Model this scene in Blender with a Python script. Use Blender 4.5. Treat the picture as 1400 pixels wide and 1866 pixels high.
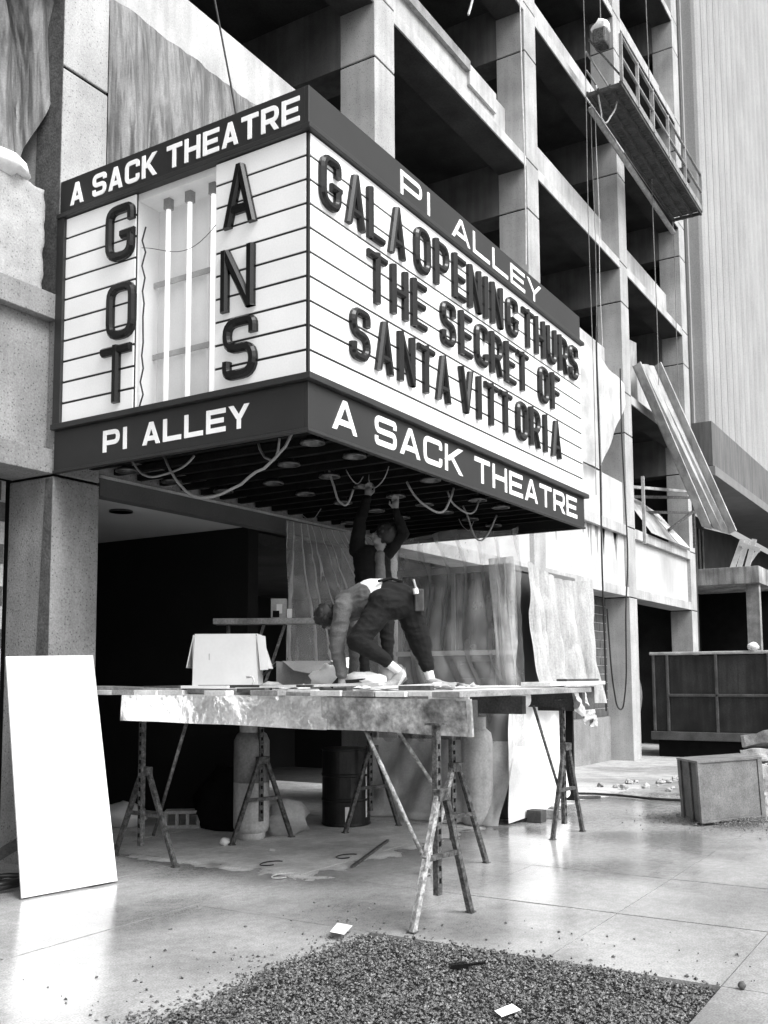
import bpy, bmesh, math, random
from mathutils import Vector, Matrix, noise
R = math.radians
random.seed(7)
scene = bpy.context.scene
for o in list(bpy.data.objects): bpy.data.objects.remove(o)
COL = scene.collection

# ------------------------------------------------------------------ camera
# x runs along the street front (away to the right), y runs into the building, z up
PSI, PITCH, ROLL = R(31.7), R(5.35), R(0.33)
fw = Vector((math.cos(PSI)*math.cos(PITCH), math.sin(PSI)*math.cos(PITCH), math.sin(PITCH)))
rt = Vector((math.sin(PSI), -math.cos(PSI), 0)); up = rt.cross(fw)
r2 = rt*math.cos(ROLL)-up*math.sin(ROLL); u2 = rt*math.sin(ROLL)+up*math.cos(ROLL)
cd = bpy.data.cameras.new('camera'); cam = bpy.data.objects.new('camera', cd); COL.objects.link(cam)
M = Matrix((r2, u2, -fw)).transposed().to_4x4(); M.translation = (0, 0, 1.7)
cam.matrix_world = M
cd.sensor_fit = 'VERTICAL'; cd.sensor_height = 24.0; cd.lens = 24.0*1795/1866
cd.shift_y = 135/1866; cd.clip_start = .05; cd.clip_end = 2000
scene.camera = cam
scene.render.resolution_x, scene.render.resolution_y = 768, 1024

# ------------------------------------------------------------------ sky and light (grey, overcast, black-and-white film)
SUN_DIR = Vector((-.12, -.72, .88)).normalized()
el = math.asin(SUN_DIR.z)
w = bpy.data.worlds.new('World'); scene.world = w; w.use_nodes = True
nt = w.node_tree; nt.nodes.clear()
sky = nt.nodes.new('ShaderNodeTexSky'); sky.sky_type = 'NISHITA'; sky.sun_disc = False
sky.sun_elevation = el; sky.sun_rotation = math.atan2(SUN_DIR.x, SUN_DIR.y)
sky.dust_density = 6.0; sky.air_density = 1.0; sky.ozone_density = 1.0
bw = nt.nodes.new('ShaderNodeRGBToBW'); bg = nt.nodes.new('ShaderNodeBackground'); bg.inputs[1].default_value = .13
ow = nt.nodes.new('ShaderNodeOutputWorld')
nt.links.new(sky.outputs[0], bw.inputs[0]); nt.links.new(bw.outputs[0], bg.inputs[0]); nt.links.new(bg.outputs[0], ow.inputs[0])
sd = bpy.data.lights.new('sun', 'SUN'); sd.energy = 1.4; sd.angle = R(28); sd.color = (1, 1, 1)
so = bpy.data.objects.new('sun', sd); COL.objects.link(so)
so.rotation_euler = SUN_DIR.to_track_quat('Z', 'Y').to_euler(); so.location = (0, -10, 30)
vs = scene.view_settings; vs.view_transform = 'Standard'; vs.look = 'None'; vs.gamma = 1; vs.exposure = 1.05
vs.use_curve_mapping = False
scene.render.engine = 'CYCLES'

# ------------------------------------------------------------------ materials
MATS = {}
def mat(name, v, rough=.7, var=.15, scale=2.0, fine=.1, fscale=60., bump=.15, metal=0., spec=.4, pits=0., streak=0., emit=0., trans=0., bscale=None, bdist=.01, bstretch=None):
    """grey procedural material: broad mottling, fine grain, optional pits and vertical streaks"""
    if name in MATS: return MATS[name]
    m = bpy.data.materials.new(name); m.use_nodes = True; t = m.node_tree; N = t.nodes; L = t.links
    N.clear()
    out = N.new('ShaderNodeOutputMaterial'); p = N.new('ShaderNodeBsdfPrincipled')
    geo = N.new('ShaderNodeNewGeometry')
    n1 = N.new('ShaderNodeTexNoise'); n1.inputs['Scale'].default_value = scale; n1.inputs['Detail'].default_value = 5
    L.new(geo.outputs['Position'], n1.inputs['Vector'])
    mr = N.new('ShaderNodeMapRange'); mr.inputs[1].default_value = .3; mr.inputs[2].default_value = .7
    mr.inputs[3].default_value = v*(1-var); mr.inputs[4].default_value = v*(1+var)
    L.new(n1.outputs[0], mr.inputs[0]); cur = mr.outputs[0]
    def mul(a, b):
        x = N.new('ShaderNodeMath'); x.operation = 'MULTIPLY'; L.new(a, x.inputs[0]); L.new(b, x.inputs[1]); return x.outputs[0]
    n2 = N.new('ShaderNodeTexNoise'); n2.inputs['Scale'].default_value = fscale; n2.inputs['Detail'].default_value = 3
    L.new(geo.outputs['Position'], n2.inputs['Vector'])
    f = N.new('ShaderNodeMapRange'); f.inputs[1].default_value = .3; f.inputs[2].default_value = .7
    f.inputs[3].default_value = 1-fine; f.inputs[4].default_value = 1+fine
    L.new(n2.outputs[0], f.inputs[0]); cur = mul(cur, f.outputs[0])
    hgt = n2.outputs[0]
    if pits:
        n3 = N.new('ShaderNodeTexVoronoi'); n3.inputs['Scale'].default_value = 26; L.new(geo.outputs['Position'], n3.inputs['Vector'])
        pr = N.new('ShaderNodeMapRange'); pr.inputs[1].default_value = .12; pr.inputs[2].default_value = .25
        pr.inputs[3].default_value = 1-pits; pr.inputs[4].default_value = 1
        L.new(n3.outputs['Distance'], pr.inputs[0]); cur = mul(cur, pr.outputs[0])
    if streak:
        mp = N.new('ShaderNodeMapping'); mp.inputs['Scale'].default_value = (5, 5, .35); L.new(geo.outputs['Position'], mp.inputs[0])
        n4 = N.new('ShaderNodeTexNoise'); n4.inputs['Scale'].default_value = 1.6; n4.inputs['Detail'].default_value = 4; L.new(mp.outputs[0], n4.inputs['Vector'])
        sr = N.new('ShaderNodeMapRange'); sr.inputs[1].default_value = .38; sr.inputs[2].default_value = .58
        sr.inputs[3].default_value = 1-streak; sr.inputs[4].default_value = 1
        L.new(n4.outputs[0], sr.inputs[0]); cur = mul(cur, sr.outputs[0])
    L.new(cur, p.inputs['Base Color'])
    p.inputs['Roughness'].default_value = rough; p.inputs['Metallic'].default_value = metal
    p.inputs['Specular IOR Level'].default_value = spec
    if bump:
        src = hgt
        if bscale:
            nb = N.new('ShaderNodeTexNoise'); nb.inputs['Scale'].default_value = bscale; nb.inputs['Detail'].default_value = 4
            if bstretch:
                bm_map = N.new('ShaderNodeMapping'); bm_map.inputs['Scale'].default_value = bstretch; L.new(geo.outputs['Position'], bm_map.inputs[0]); L.new(bm_map.outputs[0], nb.inputs['Vector']); nb.inputs['Detail'].default_value = 2.5
            else: L.new(geo.outputs['Position'], nb.inputs['Vector'])
            src = nb.outputs[0]
        b = N.new('ShaderNodeBump'); b.inputs['Strength'].default_value = bump; b.inputs['Distance'].default_value = bdist
        L.new(src, b.inputs['Height']); L.new(b.outputs[0], p.inputs['Normal'])
    if emit:
        L.new(cur, p.inputs['Emission Color']); p.inputs['Emission Strength'].default_value = emit
    sh = p.outputs[0]
    if trans:
        tr = N.new('ShaderNodeBsdfTransparent'); mx = N.new('ShaderNodeMixShader'); 
        n5 = N.new('ShaderNodeTexNoise'); n5.inputs['Scale'].default_value = 3.0; n5.inputs['Detail'].default_value = 4; L.new(geo.outputs['Position'], n5.inputs['Vector'])
        tr_r = N.new('ShaderNodeMapRange'); tr_r.inputs[1].default_value = .3; tr_r.inputs[2].default_value = .7
        tr_r.inputs[3].default_value = max(0, trans-.14); tr_r.inputs[4].default_value = min(1, trans+.14)
        L.new(n5.outputs[0], tr_r.inputs[0])
        lw = N.new('ShaderNodeLayerWeight'); lw.inputs[0].default_value = .5
        lr = N.new('ShaderNodeMapRange'); lr.inputs[1].default_value = .25; lr.inputs[2].default_value = .85; lr.inputs[3].default_value = 1.0; lr.inputs[4].default_value = .25
        L.new(lw.outputs['Facing'], lr.inputs[0]); L.new(mul(tr_r.outputs[0], lr.outputs[0]), mx.inputs[0])
        L.new(p.outputs[0], mx.inputs[1]); L.new(tr.outputs[0], mx.inputs[2]); sh = mx.outputs[0]
    L.new(sh, out.inputs[0])
    MATS[name] = m; return m

concrete = mat('pale concrete', .41, .85, .20, 1.4, .17, 70, .35, pits=.45, streak=.12)
concrete_side = concrete
conc_smooth = mat('board formed concrete', .47, .85, .22, 1.5, .14, 70, .3, pits=.2, streak=.16)
conc_grey = mat('speckled grey concrete', .24, .9, .2, 2.2, .2, 55, .4, pits=.6, streak=.12)
conc_dark = mat('dark rough mortar', .10, .95, .25, 8, .3, 40, .6)
soffit = mat('shade-dark soffit', .036, .95, .5, 1.2, .2, 30, .3)  # shade of the undersides and recesses is put into this near-black colour
girderm = mat('shade-dark girder concrete', .14, .9, .3, 1.5, .15, 60, .2, streak=.2)  # colour darkened to carry the shade inside the bays
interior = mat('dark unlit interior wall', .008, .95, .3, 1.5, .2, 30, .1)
stucco = mat('white cement render', .52, .9, .10, 1.2, .05, 60, .2, streak=.05)
ceil_white = mat('ceiling plaster', .60, .9, .06, 1, .04, 60, .05)
tower_c = mat('pale fluted concrete', .33, .9, .10, .5, .12, 30, .2, streak=.05)
tower_band = mat('grey tower band concrete', .15, .9, .14, .9, .12, 40, .2, streak=.3)
blockm = mat('grey concrete block', .085, .95, .25, 5, .25, 70, .4)
mortar = mat('pale mortar', .42, .95, .2, 6, .2, 60, .3)
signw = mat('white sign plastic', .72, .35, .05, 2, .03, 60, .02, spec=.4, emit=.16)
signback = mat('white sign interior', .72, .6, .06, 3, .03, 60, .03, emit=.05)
tubem = mat('fluorescent tube', .85, .3, .02, 3, .02, 60, 0, emit=.45)
band = mat('charcoal sign enamel', .020, .42, .12, 2, .08, 90, .04, spec=.5)
mould = mat('dark sign moulding', .03, .4, .15, 4, .1, 60, .05)
slot = mat('dark sign track', .015, .5, .1, 4, .1, 60, .05)
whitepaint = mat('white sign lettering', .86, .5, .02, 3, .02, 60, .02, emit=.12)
blackl = mat('black moulded plastic', .006, .26, .2, 8, .1, 60, .03, spec=.35)
blackm = mat('matt black also for shade', .006, .9, .3, 4, .2, 60, .2, spec=.1)  # black goods and holes, and painted shade in gaps and recesses
joist = mat('shade-dark steel joist', .008, .8, .4, 5, .3, 60, .2, spec=.1)  # colour lowered so the marquee underside looks shaded despite ground bounce
lamp_metal = mat('lamp reflector', .09, .3, .3, 20, .1, 60, .1, metal=.7)
wire = mat('pale cable', .26, .5, .1, 5, .1, 60, 0)
ropem = mat('rope', .20, .9, .2, 10, .2, 80, 0)
rope_pale = mat('pale rope', .55, .9, .2, 10, .2, 80, 0)
galv = mat('galvanised sheet', .85, .28, .30, 2.6, .15, 40, .9, metal=.85, bscale=4.5, bdist=.05)
galv_dirty = mat('dirty plaster-spattered sheet', .34, .55, .75, 6, .35, 30, .5, metal=.25)
steelpaint = mat('chipped painted steel', .085, .6, .7, 22, .5, 60, .3, metal=.3)
steelpale = mat('plaster-crusted steel', .30, .8, .6, 18, .5, 50, .5)
timber = mat('weathered timber', .26, .85, .3, 4, .25, 50, .3, streak=.2)
timber_pale = mat('pale plank', .58, .8, .22, 3, .12, 50, .2)
timber_dark = mat('dark damp timber', .06, .8, .4, 5, .3, 50, .3)
plywood = mat('plywood', .40, .8, .22, 2.5, .12, 50, .15, streak=.25)
whiteboard = mat('white board', .74, .55, .025, 1.4, .015, 40, .02)
paperm = mat('white paper', .80, .7, .08, 6, .05, 60, .1)
cardw = mat('white cardboard', .66, .7, .06, 3, .02, 40, .03)
cardg = mat('brown cardboard', .14, .8, .15, 4, .1, 60, .05)
tarp_g = mat('canvas tarpaulin', .17, .55, .25, 2.2, .2, 60, 1.0, streak=.3, bscale=5, bdist=.12, bstretch=(1.3, 1.3, .16))
tarp_p = mat('dusty pale canvas', .42, .85, .14, 3.0, .15, 45, .9, streak=.2, bscale=7, bdist=.06, bstretch=(1.2, 1.2, .3))
plastic = mat('clear polythene', .70, .2, .2, 3, .1, 40, .4, spec=.7, trans=.74, bscale=9, bdist=.02)
plastic_m = mat('milky polythene', .68, .3, .25, 2, .1, 40, .3, spec=.6, trans=.45, bscale=9, bdist=.02)
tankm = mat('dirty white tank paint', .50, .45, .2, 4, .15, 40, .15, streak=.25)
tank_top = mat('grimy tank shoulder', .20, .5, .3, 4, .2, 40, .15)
drumm = mat('black drum paint', .016, .32, .4, 5, .2, 40, .1)
rust = mat('stained container steel', .028, .42, .8, 1.0, .25, 30, .25, streak=.4)
rust_rail = mat('pale steel rail', .34, .6, .35, 3, .2, 40, .2)
rust_dark = mat('container frame steel', .065, .5, .5, 3, .25, 40, .25)
cratem = mat('crate plywood', .15, .85, .25, 6, .25, 60, .25)
crated = mat('crate dark side', .09, .85, .3, 6, .25, 60, .25)
gravelm = mat('wet gravel', .105, .4, 1.25, 70, .6, 160, .2)
stonem = mat('rubble stone', .34, .9, .4, 5, .25, 50, .4)
asphalt = mat('asphalt', .05, .7, .3, 1, .3, 60, .3)
trous = mat('dark trousers', .007, .85, .12, 9, .2, 120, .4, spec=.25)
shirt = mat('grey work shirt', .085, .85, .16, 9, .2, 120, .4, spec=.25)
under = mat('white undershirt', .70, .85, .1, 9, .05, 120, .3)
skinm = mat('skin', .19, .6, .08, 12, .05, 120, .05)
darkcl = mat('black jacket', .005, .9, .3, 9, .2, 120, .4, spec=.2)
greycl = mat('grey cloth', .10, .9, .2, 9, .2, 120, .3)
hairm = mat('dark hair', .012, .6, .3, 40, .4, 200, .5)
sock = mat('white sock', .74, .9, .08, 12, .1, 120, .3)
shoem = mat('worn pale work shoe', .36, .7, .3, 14, .2, 120, .3)
shoes_l = mat('scuffed leather', .07, .6, .3, 14, .2, 120, .3)

# wet pavement: rained-on concrete is smooth and dark, the strip sheltered by the marquee is dry and pale
def wet_mat():
    m = bpy.data.materials.new('rain-wet pavement concrete'); m.use_nodes = True; t = m.node_tree; N = t.nodes; L = t.links; N.clear()
    out = N.new('ShaderNodeOutputMaterial'); p = N.new('ShaderNodeBsdfPrincipled'); geo = N.new('ShaderNodeNewGeometry')
    def noise_(s, d=5):
        n = N.new('ShaderNodeTexNoise'); n.inputs['Scale'].default_value = s; n.inputs['Detail'].default_value = d; L.new(geo.outputs['Position'], n.inputs['Vector']); return n.outputs[0]
    def rng(src, a, b, c, d):
        x = N.new('ShaderNodeMapRange'); x.interpolation_type = 'SMOOTHSTEP'
        for i, q in enumerate((a, b, c, d)): x.inputs[i+1].default_value = q
        L.new(src, x.inputs[0]); return x.outputs[0]
    def op(o, a, b):
        x = N.new('ShaderNodeMath'); x.operation = o
        for i, q in enumerate((a, b)):
            if isinstance(q, (int, float)): x.inputs[i].default_value = q
            else: L.new(q, x.inputs[i])
        return x.outputs[0]
    sp = N.new('ShaderNodeSeparateXYZ'); L.new(geo.outputs['Position'], sp.inputs[0])
    n1 = noise_(.9); n2 = noise_(3.2); n3 = noise_(90, 3); n4 = noise_(14)
    wob = op('MULTIPLY', op('SUBTRACT', n2, .5), .9)
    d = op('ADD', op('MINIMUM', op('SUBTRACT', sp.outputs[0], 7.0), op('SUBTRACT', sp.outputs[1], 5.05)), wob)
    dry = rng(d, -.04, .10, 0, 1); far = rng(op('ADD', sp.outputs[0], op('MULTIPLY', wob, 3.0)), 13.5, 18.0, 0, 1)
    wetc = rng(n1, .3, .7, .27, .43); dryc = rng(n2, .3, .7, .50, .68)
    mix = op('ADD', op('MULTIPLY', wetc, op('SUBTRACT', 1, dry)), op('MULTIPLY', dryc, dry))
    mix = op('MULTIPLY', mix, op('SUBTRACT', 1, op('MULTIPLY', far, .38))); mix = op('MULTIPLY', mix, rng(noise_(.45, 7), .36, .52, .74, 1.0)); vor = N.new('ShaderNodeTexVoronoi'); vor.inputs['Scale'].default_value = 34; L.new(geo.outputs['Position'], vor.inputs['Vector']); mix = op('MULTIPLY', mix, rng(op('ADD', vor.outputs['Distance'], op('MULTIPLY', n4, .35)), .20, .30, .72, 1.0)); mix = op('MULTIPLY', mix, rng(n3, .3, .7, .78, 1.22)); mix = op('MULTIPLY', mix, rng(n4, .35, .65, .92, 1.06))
    L.new(mix, p.inputs['Base Color'])
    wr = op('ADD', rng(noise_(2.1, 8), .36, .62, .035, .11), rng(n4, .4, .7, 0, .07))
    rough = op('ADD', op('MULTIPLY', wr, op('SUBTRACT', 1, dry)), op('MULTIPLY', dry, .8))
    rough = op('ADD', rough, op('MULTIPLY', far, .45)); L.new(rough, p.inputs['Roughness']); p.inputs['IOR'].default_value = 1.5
    L.new(op('ADD', op('MULTIPLY', op('SUBTRACT', op('SUBTRACT', 1, dry), op('MULTIPLY', far, .5)), .75), .2), p.inputs['Specular IOR Level'])
    b = N.new('ShaderNodeBump'); b.inputs['Strength'].default_value = .22; b.inputs['Distance'].default_value = .004
    L.new(op('ADD', n3, op('MULTIPLY', n4, 1.5)), b.inputs['Height']); L.new(b.outputs[0], p.inputs['Normal'])
    L.new(p.outputs[0], out.inputs[0]); return m
wet = wet_mat()

# ------------------------------------------------------------------ helpers
class MB:
    def __init__(s): s.v = []; s.f = []; s.smooth = False
    def add(s, vs, fs):
        b = len(s.v); s.v += [tuple(q) for q in vs]; s.f += [tuple(b+i for i in f) for f in fs]; return s
    def hexa(s, p):  # 8 points: bottom ring 0-3, top ring 4-7
        return s.add(p, [(3,2,1,0),(4,5,6,7),(0,1,5,4),(1,2,6,5),(2,3,7,6),(3,0,4,7)])
    def box(s, x0, x1, y0, y1, z0, z1):
        return s.hexa([(x0,y0,z0),(x1,y0,z0),(x1,y1,z0),(x0,y1,z0),(x0,y0,z1),(x1,y0,z1),(x1,y1,z1),(x0,y1,z1)])
    def bar(s, a, b, wd, ht, upv=(0,0,1)):  # rectangular bar from a to b
        a = Vector(a); b = Vector(b); d = (b-a).normalized(); upv = Vector(upv)
        if abs(d.dot(upv)) > .98: upv = Vector((1, 0, 0))
        sx = d.cross(upv).normalized()*wd/2; sy = sx.cross(d).normalized()*ht/2
        return s.hexa([a-sx-sy, a+sx-sy, a+sx+sy, a-sx+sy, b-sx-sy, b+sx-sy, b+sx+sy, b-sx+sy])
    def tube(s, pts, r, n=7, cap=True):
        pts = [Vector(p) for p in pts]; rs = r if isinstance(r, (list, tuple)) else [r]*len(pts)
        rings = []; prev = None
        for i, p in enumerate(pts):
            d = (pts[min(i+1, len(pts)-1)]-pts[max(i-1, 0)]).normalized()
            if prev is None:
                a = Vector((0,0,1)) if abs(d.z) < .9 else Vector((1,0,0)); prev = (a-d*a.dot(d)).normalized()
            else: prev = (prev-d*prev.dot(d)).normalized()
            q = d.cross(prev)
            rings.append([p+(prev*math.cos(2*math.pi*k/n)+q*math.sin(2*math.pi*k/n))*rs[i] for k in range(n)])
        vs = [v for rg in rings for v in rg]; fs = []
        for i in range(len(pts)-1):
            for k in range(n): fs.append((i*n+k, i*n+(k+1)%n, (i+1)*n+(k+1)%n, (i+1)*n+k))
        if cap: fs += [tuple(range(n-1, -1, -1)), tuple((len(pts)-1)*n+k for k in range(n))]
        return s.add(vs, fs)
    def lathe(s, prof, c, n=28):  # profile of (r,z) upwards, closed with caps
        vs = []; fs = []
        for r, z in prof:
            for k in range(n): a = 2*math.pi*k/n; vs.append((c[0]+r*math.cos(a), c[1]+r*math.sin(a), c[2]+z))
        for i in range(len(prof)-1):
            for k in range(n): fs.append((i*n+k, i*n+(k+1)%n, (i+1)*n+(k+1)%n, (i+1)*n+k))
        fs += [tuple(range(n-1, -1, -1)), tuple((len(prof)-1)*n+k for k in range(n))]
        return s.add(vs, fs)
    def blob(s, c, rad, seed=0, amp=.25, seg=10, fr=1.6):  # lumpy ellipsoid
        vs = [];  fs = []; c = Vector(c); m = seg//2+1
        for i in range(m+1):
            th = math.pi*i/m
            for k in range(seg):
                ph = 2*math.pi*k/seg; d = Vector((math.sin(th)*math.cos(ph), math.sin(th)*math.sin(ph), math.cos(th)))
                q = 1+amp*noise.noise(d*fr+Vector((seed*7.3, seed*3.1, 0)))
                vs.append((c.x+d.x*rad[0]*q, c.y+d.y*rad[1]*q, c.z+d.z*rad[2]*q))
        for i in range(m):
            for k in range(seg): fs.append((i*seg+k, (i+1)*seg+k, (i+1)*seg+(k+1)%seg, i*seg+(k+1)%seg))
        return s.add(vs, fs)
    def mesh(s, name):
        m = bpy.data.meshes.new(name); m.from_pydata(s.v, [], s.f); m.update()
        if s.smooth:
            for p in m.polygons: p.use_smooth = True
        return m
    def build(s, name, material, parent=None, bevel=0., smooth=None):
        if smooth is not None: s.smooth = smooth
        return link(name, s.mesh(name), material, parent, bevel)
def link(name, me, material, parent=None, bevel=0.):
    o = bpy.data.objects.new(name, me); COL.objects.link(o)
    if material and not me.materials: me.materials.append(material)
    if parent:
        o.parent = parent; o.matrix_parent_inverse = parent.matrix_basis.inverted()
    if bevel:
        b = o.modifiers.new('bevel', 'BEVEL'); b.width = bevel; b.segments = 2; b.limit_method = 'ANGLE'
    return o
def tag(o, label=None, cat=None, group=None, kind=None):
    if label: o['label'] = label
    if cat: o['category'] = cat
    if group: o['group'] = group
    if kind: o['kind'] = kind
    return o
def thing(name, loc, label, cat, group=None, kind=None):
    o = bpy.data.objects.new(name, None); COL.objects.link(o); o.location = loc; o.empty_display_size = .1
    return tag(o, label, cat, group, kind)
def box(name, m, parent, x0, x1, y0, y1, z0, z1, bevel=0.):
    return MB().box(x0, x1, y0, y1, z0, z1).build(name, m, parent, bevel)
def obj_at(mb, name, m, loc, rotz=0., bevel=0., smooth=None, parent=None):
    o = mb.build(name, m, None, bevel, smooth); o.location = loc; o.rotation_euler = (0, 0, rotz)
    return o
def nz(p, s=1., seed=0.): return noise.noise(Vector(p)*s+Vector((seed*13.7, seed*5.1, seed*2.3)))
def cloth(name, f, nu, nv, m, parent=None):
    vs = [f(i/(nu-1), j/(nv-1)) for j in range(nv) for i in range(nu)]
    fs = [(j*nu+i, j*nu+i+1, (j+1)*nu+i+1, (j+1)*nu+i) for j in range(nv-1) for i in range(nu-1)]
    mb = MB(); mb.add(vs, fs); return mb.build(name, m, parent, smooth=True)
def rough_block(x0, x1, y0, y1, z0, z1, n, amp, seed):   # broken-faced block: subdivided box pushed about by noise
    bm = bmesh.new(); bmesh.ops.create_cube(bm, size=1); bmesh.ops.subdivide_edges(bm, edges=bm.edges[:], cuts=n, use_grid_fill=True)
    for v in bm.verts:
        q = Vector(((v.co.x+.5)*(x1-x0)+x0, (v.co.y+.5)*(y1-y0)+y0, (v.co.z+.5)*(z1-z0)+z0)); k = noise.noise(q*3+Vector((seed, 0, 0)))*.6+noise.noise(q*9+Vector((seed, 0, 0)))*.4
        v.co = q+Vector((v.co.x, v.co.y, v.co.z)).normalized()*k*amp
    me = bpy.data.meshes.new('block'); bm.to_mesh(me); bm.free(); return me
def gz(x):  # the pavement falls gently along the street
    t = min(1., max(0., (x-11.)/12.)); t = t*t*(3-2*t); return -.30*t

# ------------------------------------------------------------------ ground
YF = 7.46
g = MB(); g.add([(-400,-400,-.5),(800,-400,-.5),(800,600,-.5),(-400,600,-.5)], [(0,1,2,3)])
tag(g.build('ground', asphalt), kind='structure')
pave = thing('pavement', (0,0,0), None, None, kind='structure')
bed = MB(); nb = 46; xs = [-4+i for i in range(nb)]
PX0, PX1, PY0, PY1 = 3.3, 5.75, 1.38, 3.68   # tree pit
def strip(y0, y1, xa, xb, dz, mb):
    n = max(1, int((xb-xa)/1.0)); pts = [xa+(xb-xa)*i/n for i in range(n+1)]
    vs = []; fs = []
    for x in pts: vs += [(x, y0, gz(x)+dz), (x, y1, gz(x)+dz)]
    for i in range(n): fs.append((2*i, 2*i+2, 2*i+3, 2*i+1))
    mb.add(vs, fs)
strip(-4, YF+9, -4, 44, -.05, bed)
bed.build('joint_bed', mat('dark joint dirt', .045, .9, .3, 5, .3, 60, .3), pave)
gx = [-4, -2.6, -1, .65, 2.35, 4.05, 5.75, 7.1, 8.5, 10.2, 11.9, 13.6, 15.3, 17, 18.7, 20.4, 22.1, 23.8, 25.5, 28, 31, 36]
gy = [-4, -2.6, -1.2, .1, 1.38, 2.42, 3.68, 5.25, 6.55, 7.9, 9.2, 11.5, 16]
J = .004
for i in range(len(gx)-1):
    for k in range(len(gy)-1):
        x0, x1, y0, y1 = gx[i]+J, gx[i+1]-J, gy[k]+J, gy[k+1]-J
        if y0 > 8.5 and (x0 < 5 or x0 > 12): continue
        parts_ = [(x0, x1, y0, y1)]
        if PY0-.1 < y0 and y1 < PY1+.1:
            if x0 >= PX0-1 and x1 <= PX1+.1 and x0 > 4: continue
            if x0 < PX0 < x1: parts_ = [(x0, PX0-J, y0, y1)]
        for (a, b, c, d) in parts_:
            q = random.uniform(-.002, .002)
            mb = MB(); tl = random.uniform(-.002, .002)
            mb.hexa([(a,c,gz(a)-.048),(b,c,gz(b)-.048),(b,d,gz(b)-.048),(a,d,gz(a)-.048),(a,c,gz(a)+q),(b,c,gz(b)+q+tl),(b,d,gz(b)+q+tl),(a,d,gz(a)+q)])
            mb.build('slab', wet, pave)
# gravel in the pit, individual stones, spilling over its near left edge
def stones(name, pts, m, smin, smax, seed):
    rnd = random.Random(seed); mb = MB()
    base = [(1,0,0),(-1,0,0),(0,1,0),(0,-1,0),(0,0,1),(0,0,-1)]
    F = [(0,2,4),(2,1,4),(1,3,4),(3,0,4),(2,0,5),(1,2,5),(3,1,5),(0,3,5)]
    for (x, y, z) in pts:
        s = smin+(smax-smin)*rnd.random()**1.8; a = rnd.uniform(0, 6.28); ca, sa = math.cos(a), math.sin(a); vs = []
        tl = rnd.uniform(-.7, .7)
        for b in base:
            k = rnd.uniform(.6, 1.15); px, py, pz = b[0]*s*k, b[1]*s*k*.8, b[2]*s*k*.6
            px, pz = px*math.cos(tl)-pz*math.sin(tl), px*math.sin(tl)+pz*math.cos(tl)
            vs.append((x+px*ca-py*sa, y+px*sa+py*ca, z+pz))
        mb.add(vs, F)
    return mb.build(name, m)
rnd = random.Random(3); pts = []
def pit_edge(y): return 3.3
while len(pts) < 27000:
    x = rnd.uniform(3.2, PX1-.01); y = rnd.uniform(PY0+.01, PY1+.12)
    if x > 4.05 and y > PY1-.005 and rnd.random() > .25*max(0, 1-(y-PY1)/.12): continue
    if y > PY1+.02 and x < 4.05 and rnd.random() > .3: continue
    h = .010+.03*nz((x, y, 0), 1.5)+rnd.uniform(-.014, .010)
    e = min(PX1-x, y-PY0); h -= .02*max(0, 1-e/.15)
    pts.append((x, y, h))
for k in range(260):   # fines trailing over the pit's kerbs
    if rnd.random() < .65: x, y = rnd.uniform(3.4, PX1), PY1+abs(rnd.gauss(0, .10))
    else: x, y = PX1+abs(rnd.gauss(0, .05)), rnd.uniform(PY0, PY1)
    pts.append((x, y, .003))
for k in range(170):   # loose pebbles scattered on the paving around the pit
    a = rnd.gauss(0, 1); x = rnd.uniform(3.6, 6.6); y = PY1+abs(rnd.gauss(0, .45)) if rnd.random() < .7 else rnd.uniform(1.2, 3.6)
    if y < PY1 and x < PX1: x = PX1+abs(rnd.gauss(0, .5))
    pts.append((x, y, .004))
tag(stones('gravel', pts, gravelm, .006, .022, 5), 'wet dark gravel filling the tree pit in the foreground paving', 'gravel', kind='stuff')
pb = MB(); pb.box(PX0-.02, PX1+.02, PY0-.02, PY1+.02, -.11, -.045); pb.build('pit_bed', mat('wet soil', .03, .8, .3, 5, .3, 60, .3), pave)
rnd = random.Random(9); pts = []
for k in range(2600):
    a = rnd.uniform(0, 6.28); r = abs(rnd.gauss(0, .34)); x = 12.15+r*math.cos(a)*1.3; y = 2.65+r*math.sin(a)*1.5
    pts.append((x, y, gz(x)+max(0, .05-.06*r)+rnd.uniform(0, .02)))
tag(stones('gravel_heap', pts, gravelm, .008, .02, 6), 'low spread of gravel under the wooden crate', 'gravel', kind='stuff')

# ------------------------------------------------------------------ concrete building
bld = thing('concrete_building', (6.15, YF, 0), 'raw concrete frame building under construction with open dark bays', 'building')
CX = [(.35, .95), (6.15, 6.72), (11.90, 12.48), (17.63, 18.22), (23.43, 24.03), (29.25, 29.85)]
LV = [8.57, 11.92, 15.27, 18.62, 21.97]
CD = .63
for i, (a, b) in enumerate(CX):
    zs = [(-.6 if i > 2 else -.3, 3.62)] + [(3.645, 5.355)] + [(5.38, 7.69)]
    for L_ in LV: zs += [(L_-.85, L_+.175), (L_+.20, L_+2.47)]
    for (z0, z1) in zs:
        m = conc_grey if (i == 1 and z1 < 5.5) else concrete
        box('column', m, bld, a, b, YF, YF+CD, z0, z1, .012)
    box('column_gap_shade_core', blackm, bld, a+.02, b-.02, YF+.02, YF+CD-.02, -.3, 24)
    # transverse girders carried by the column, deep into the building
    for L_ in LV:
        box('girder', girderm, bld, a+.004, b-.004, YF+CD+.004, 16, L_-.85, L_+.9)
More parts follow.
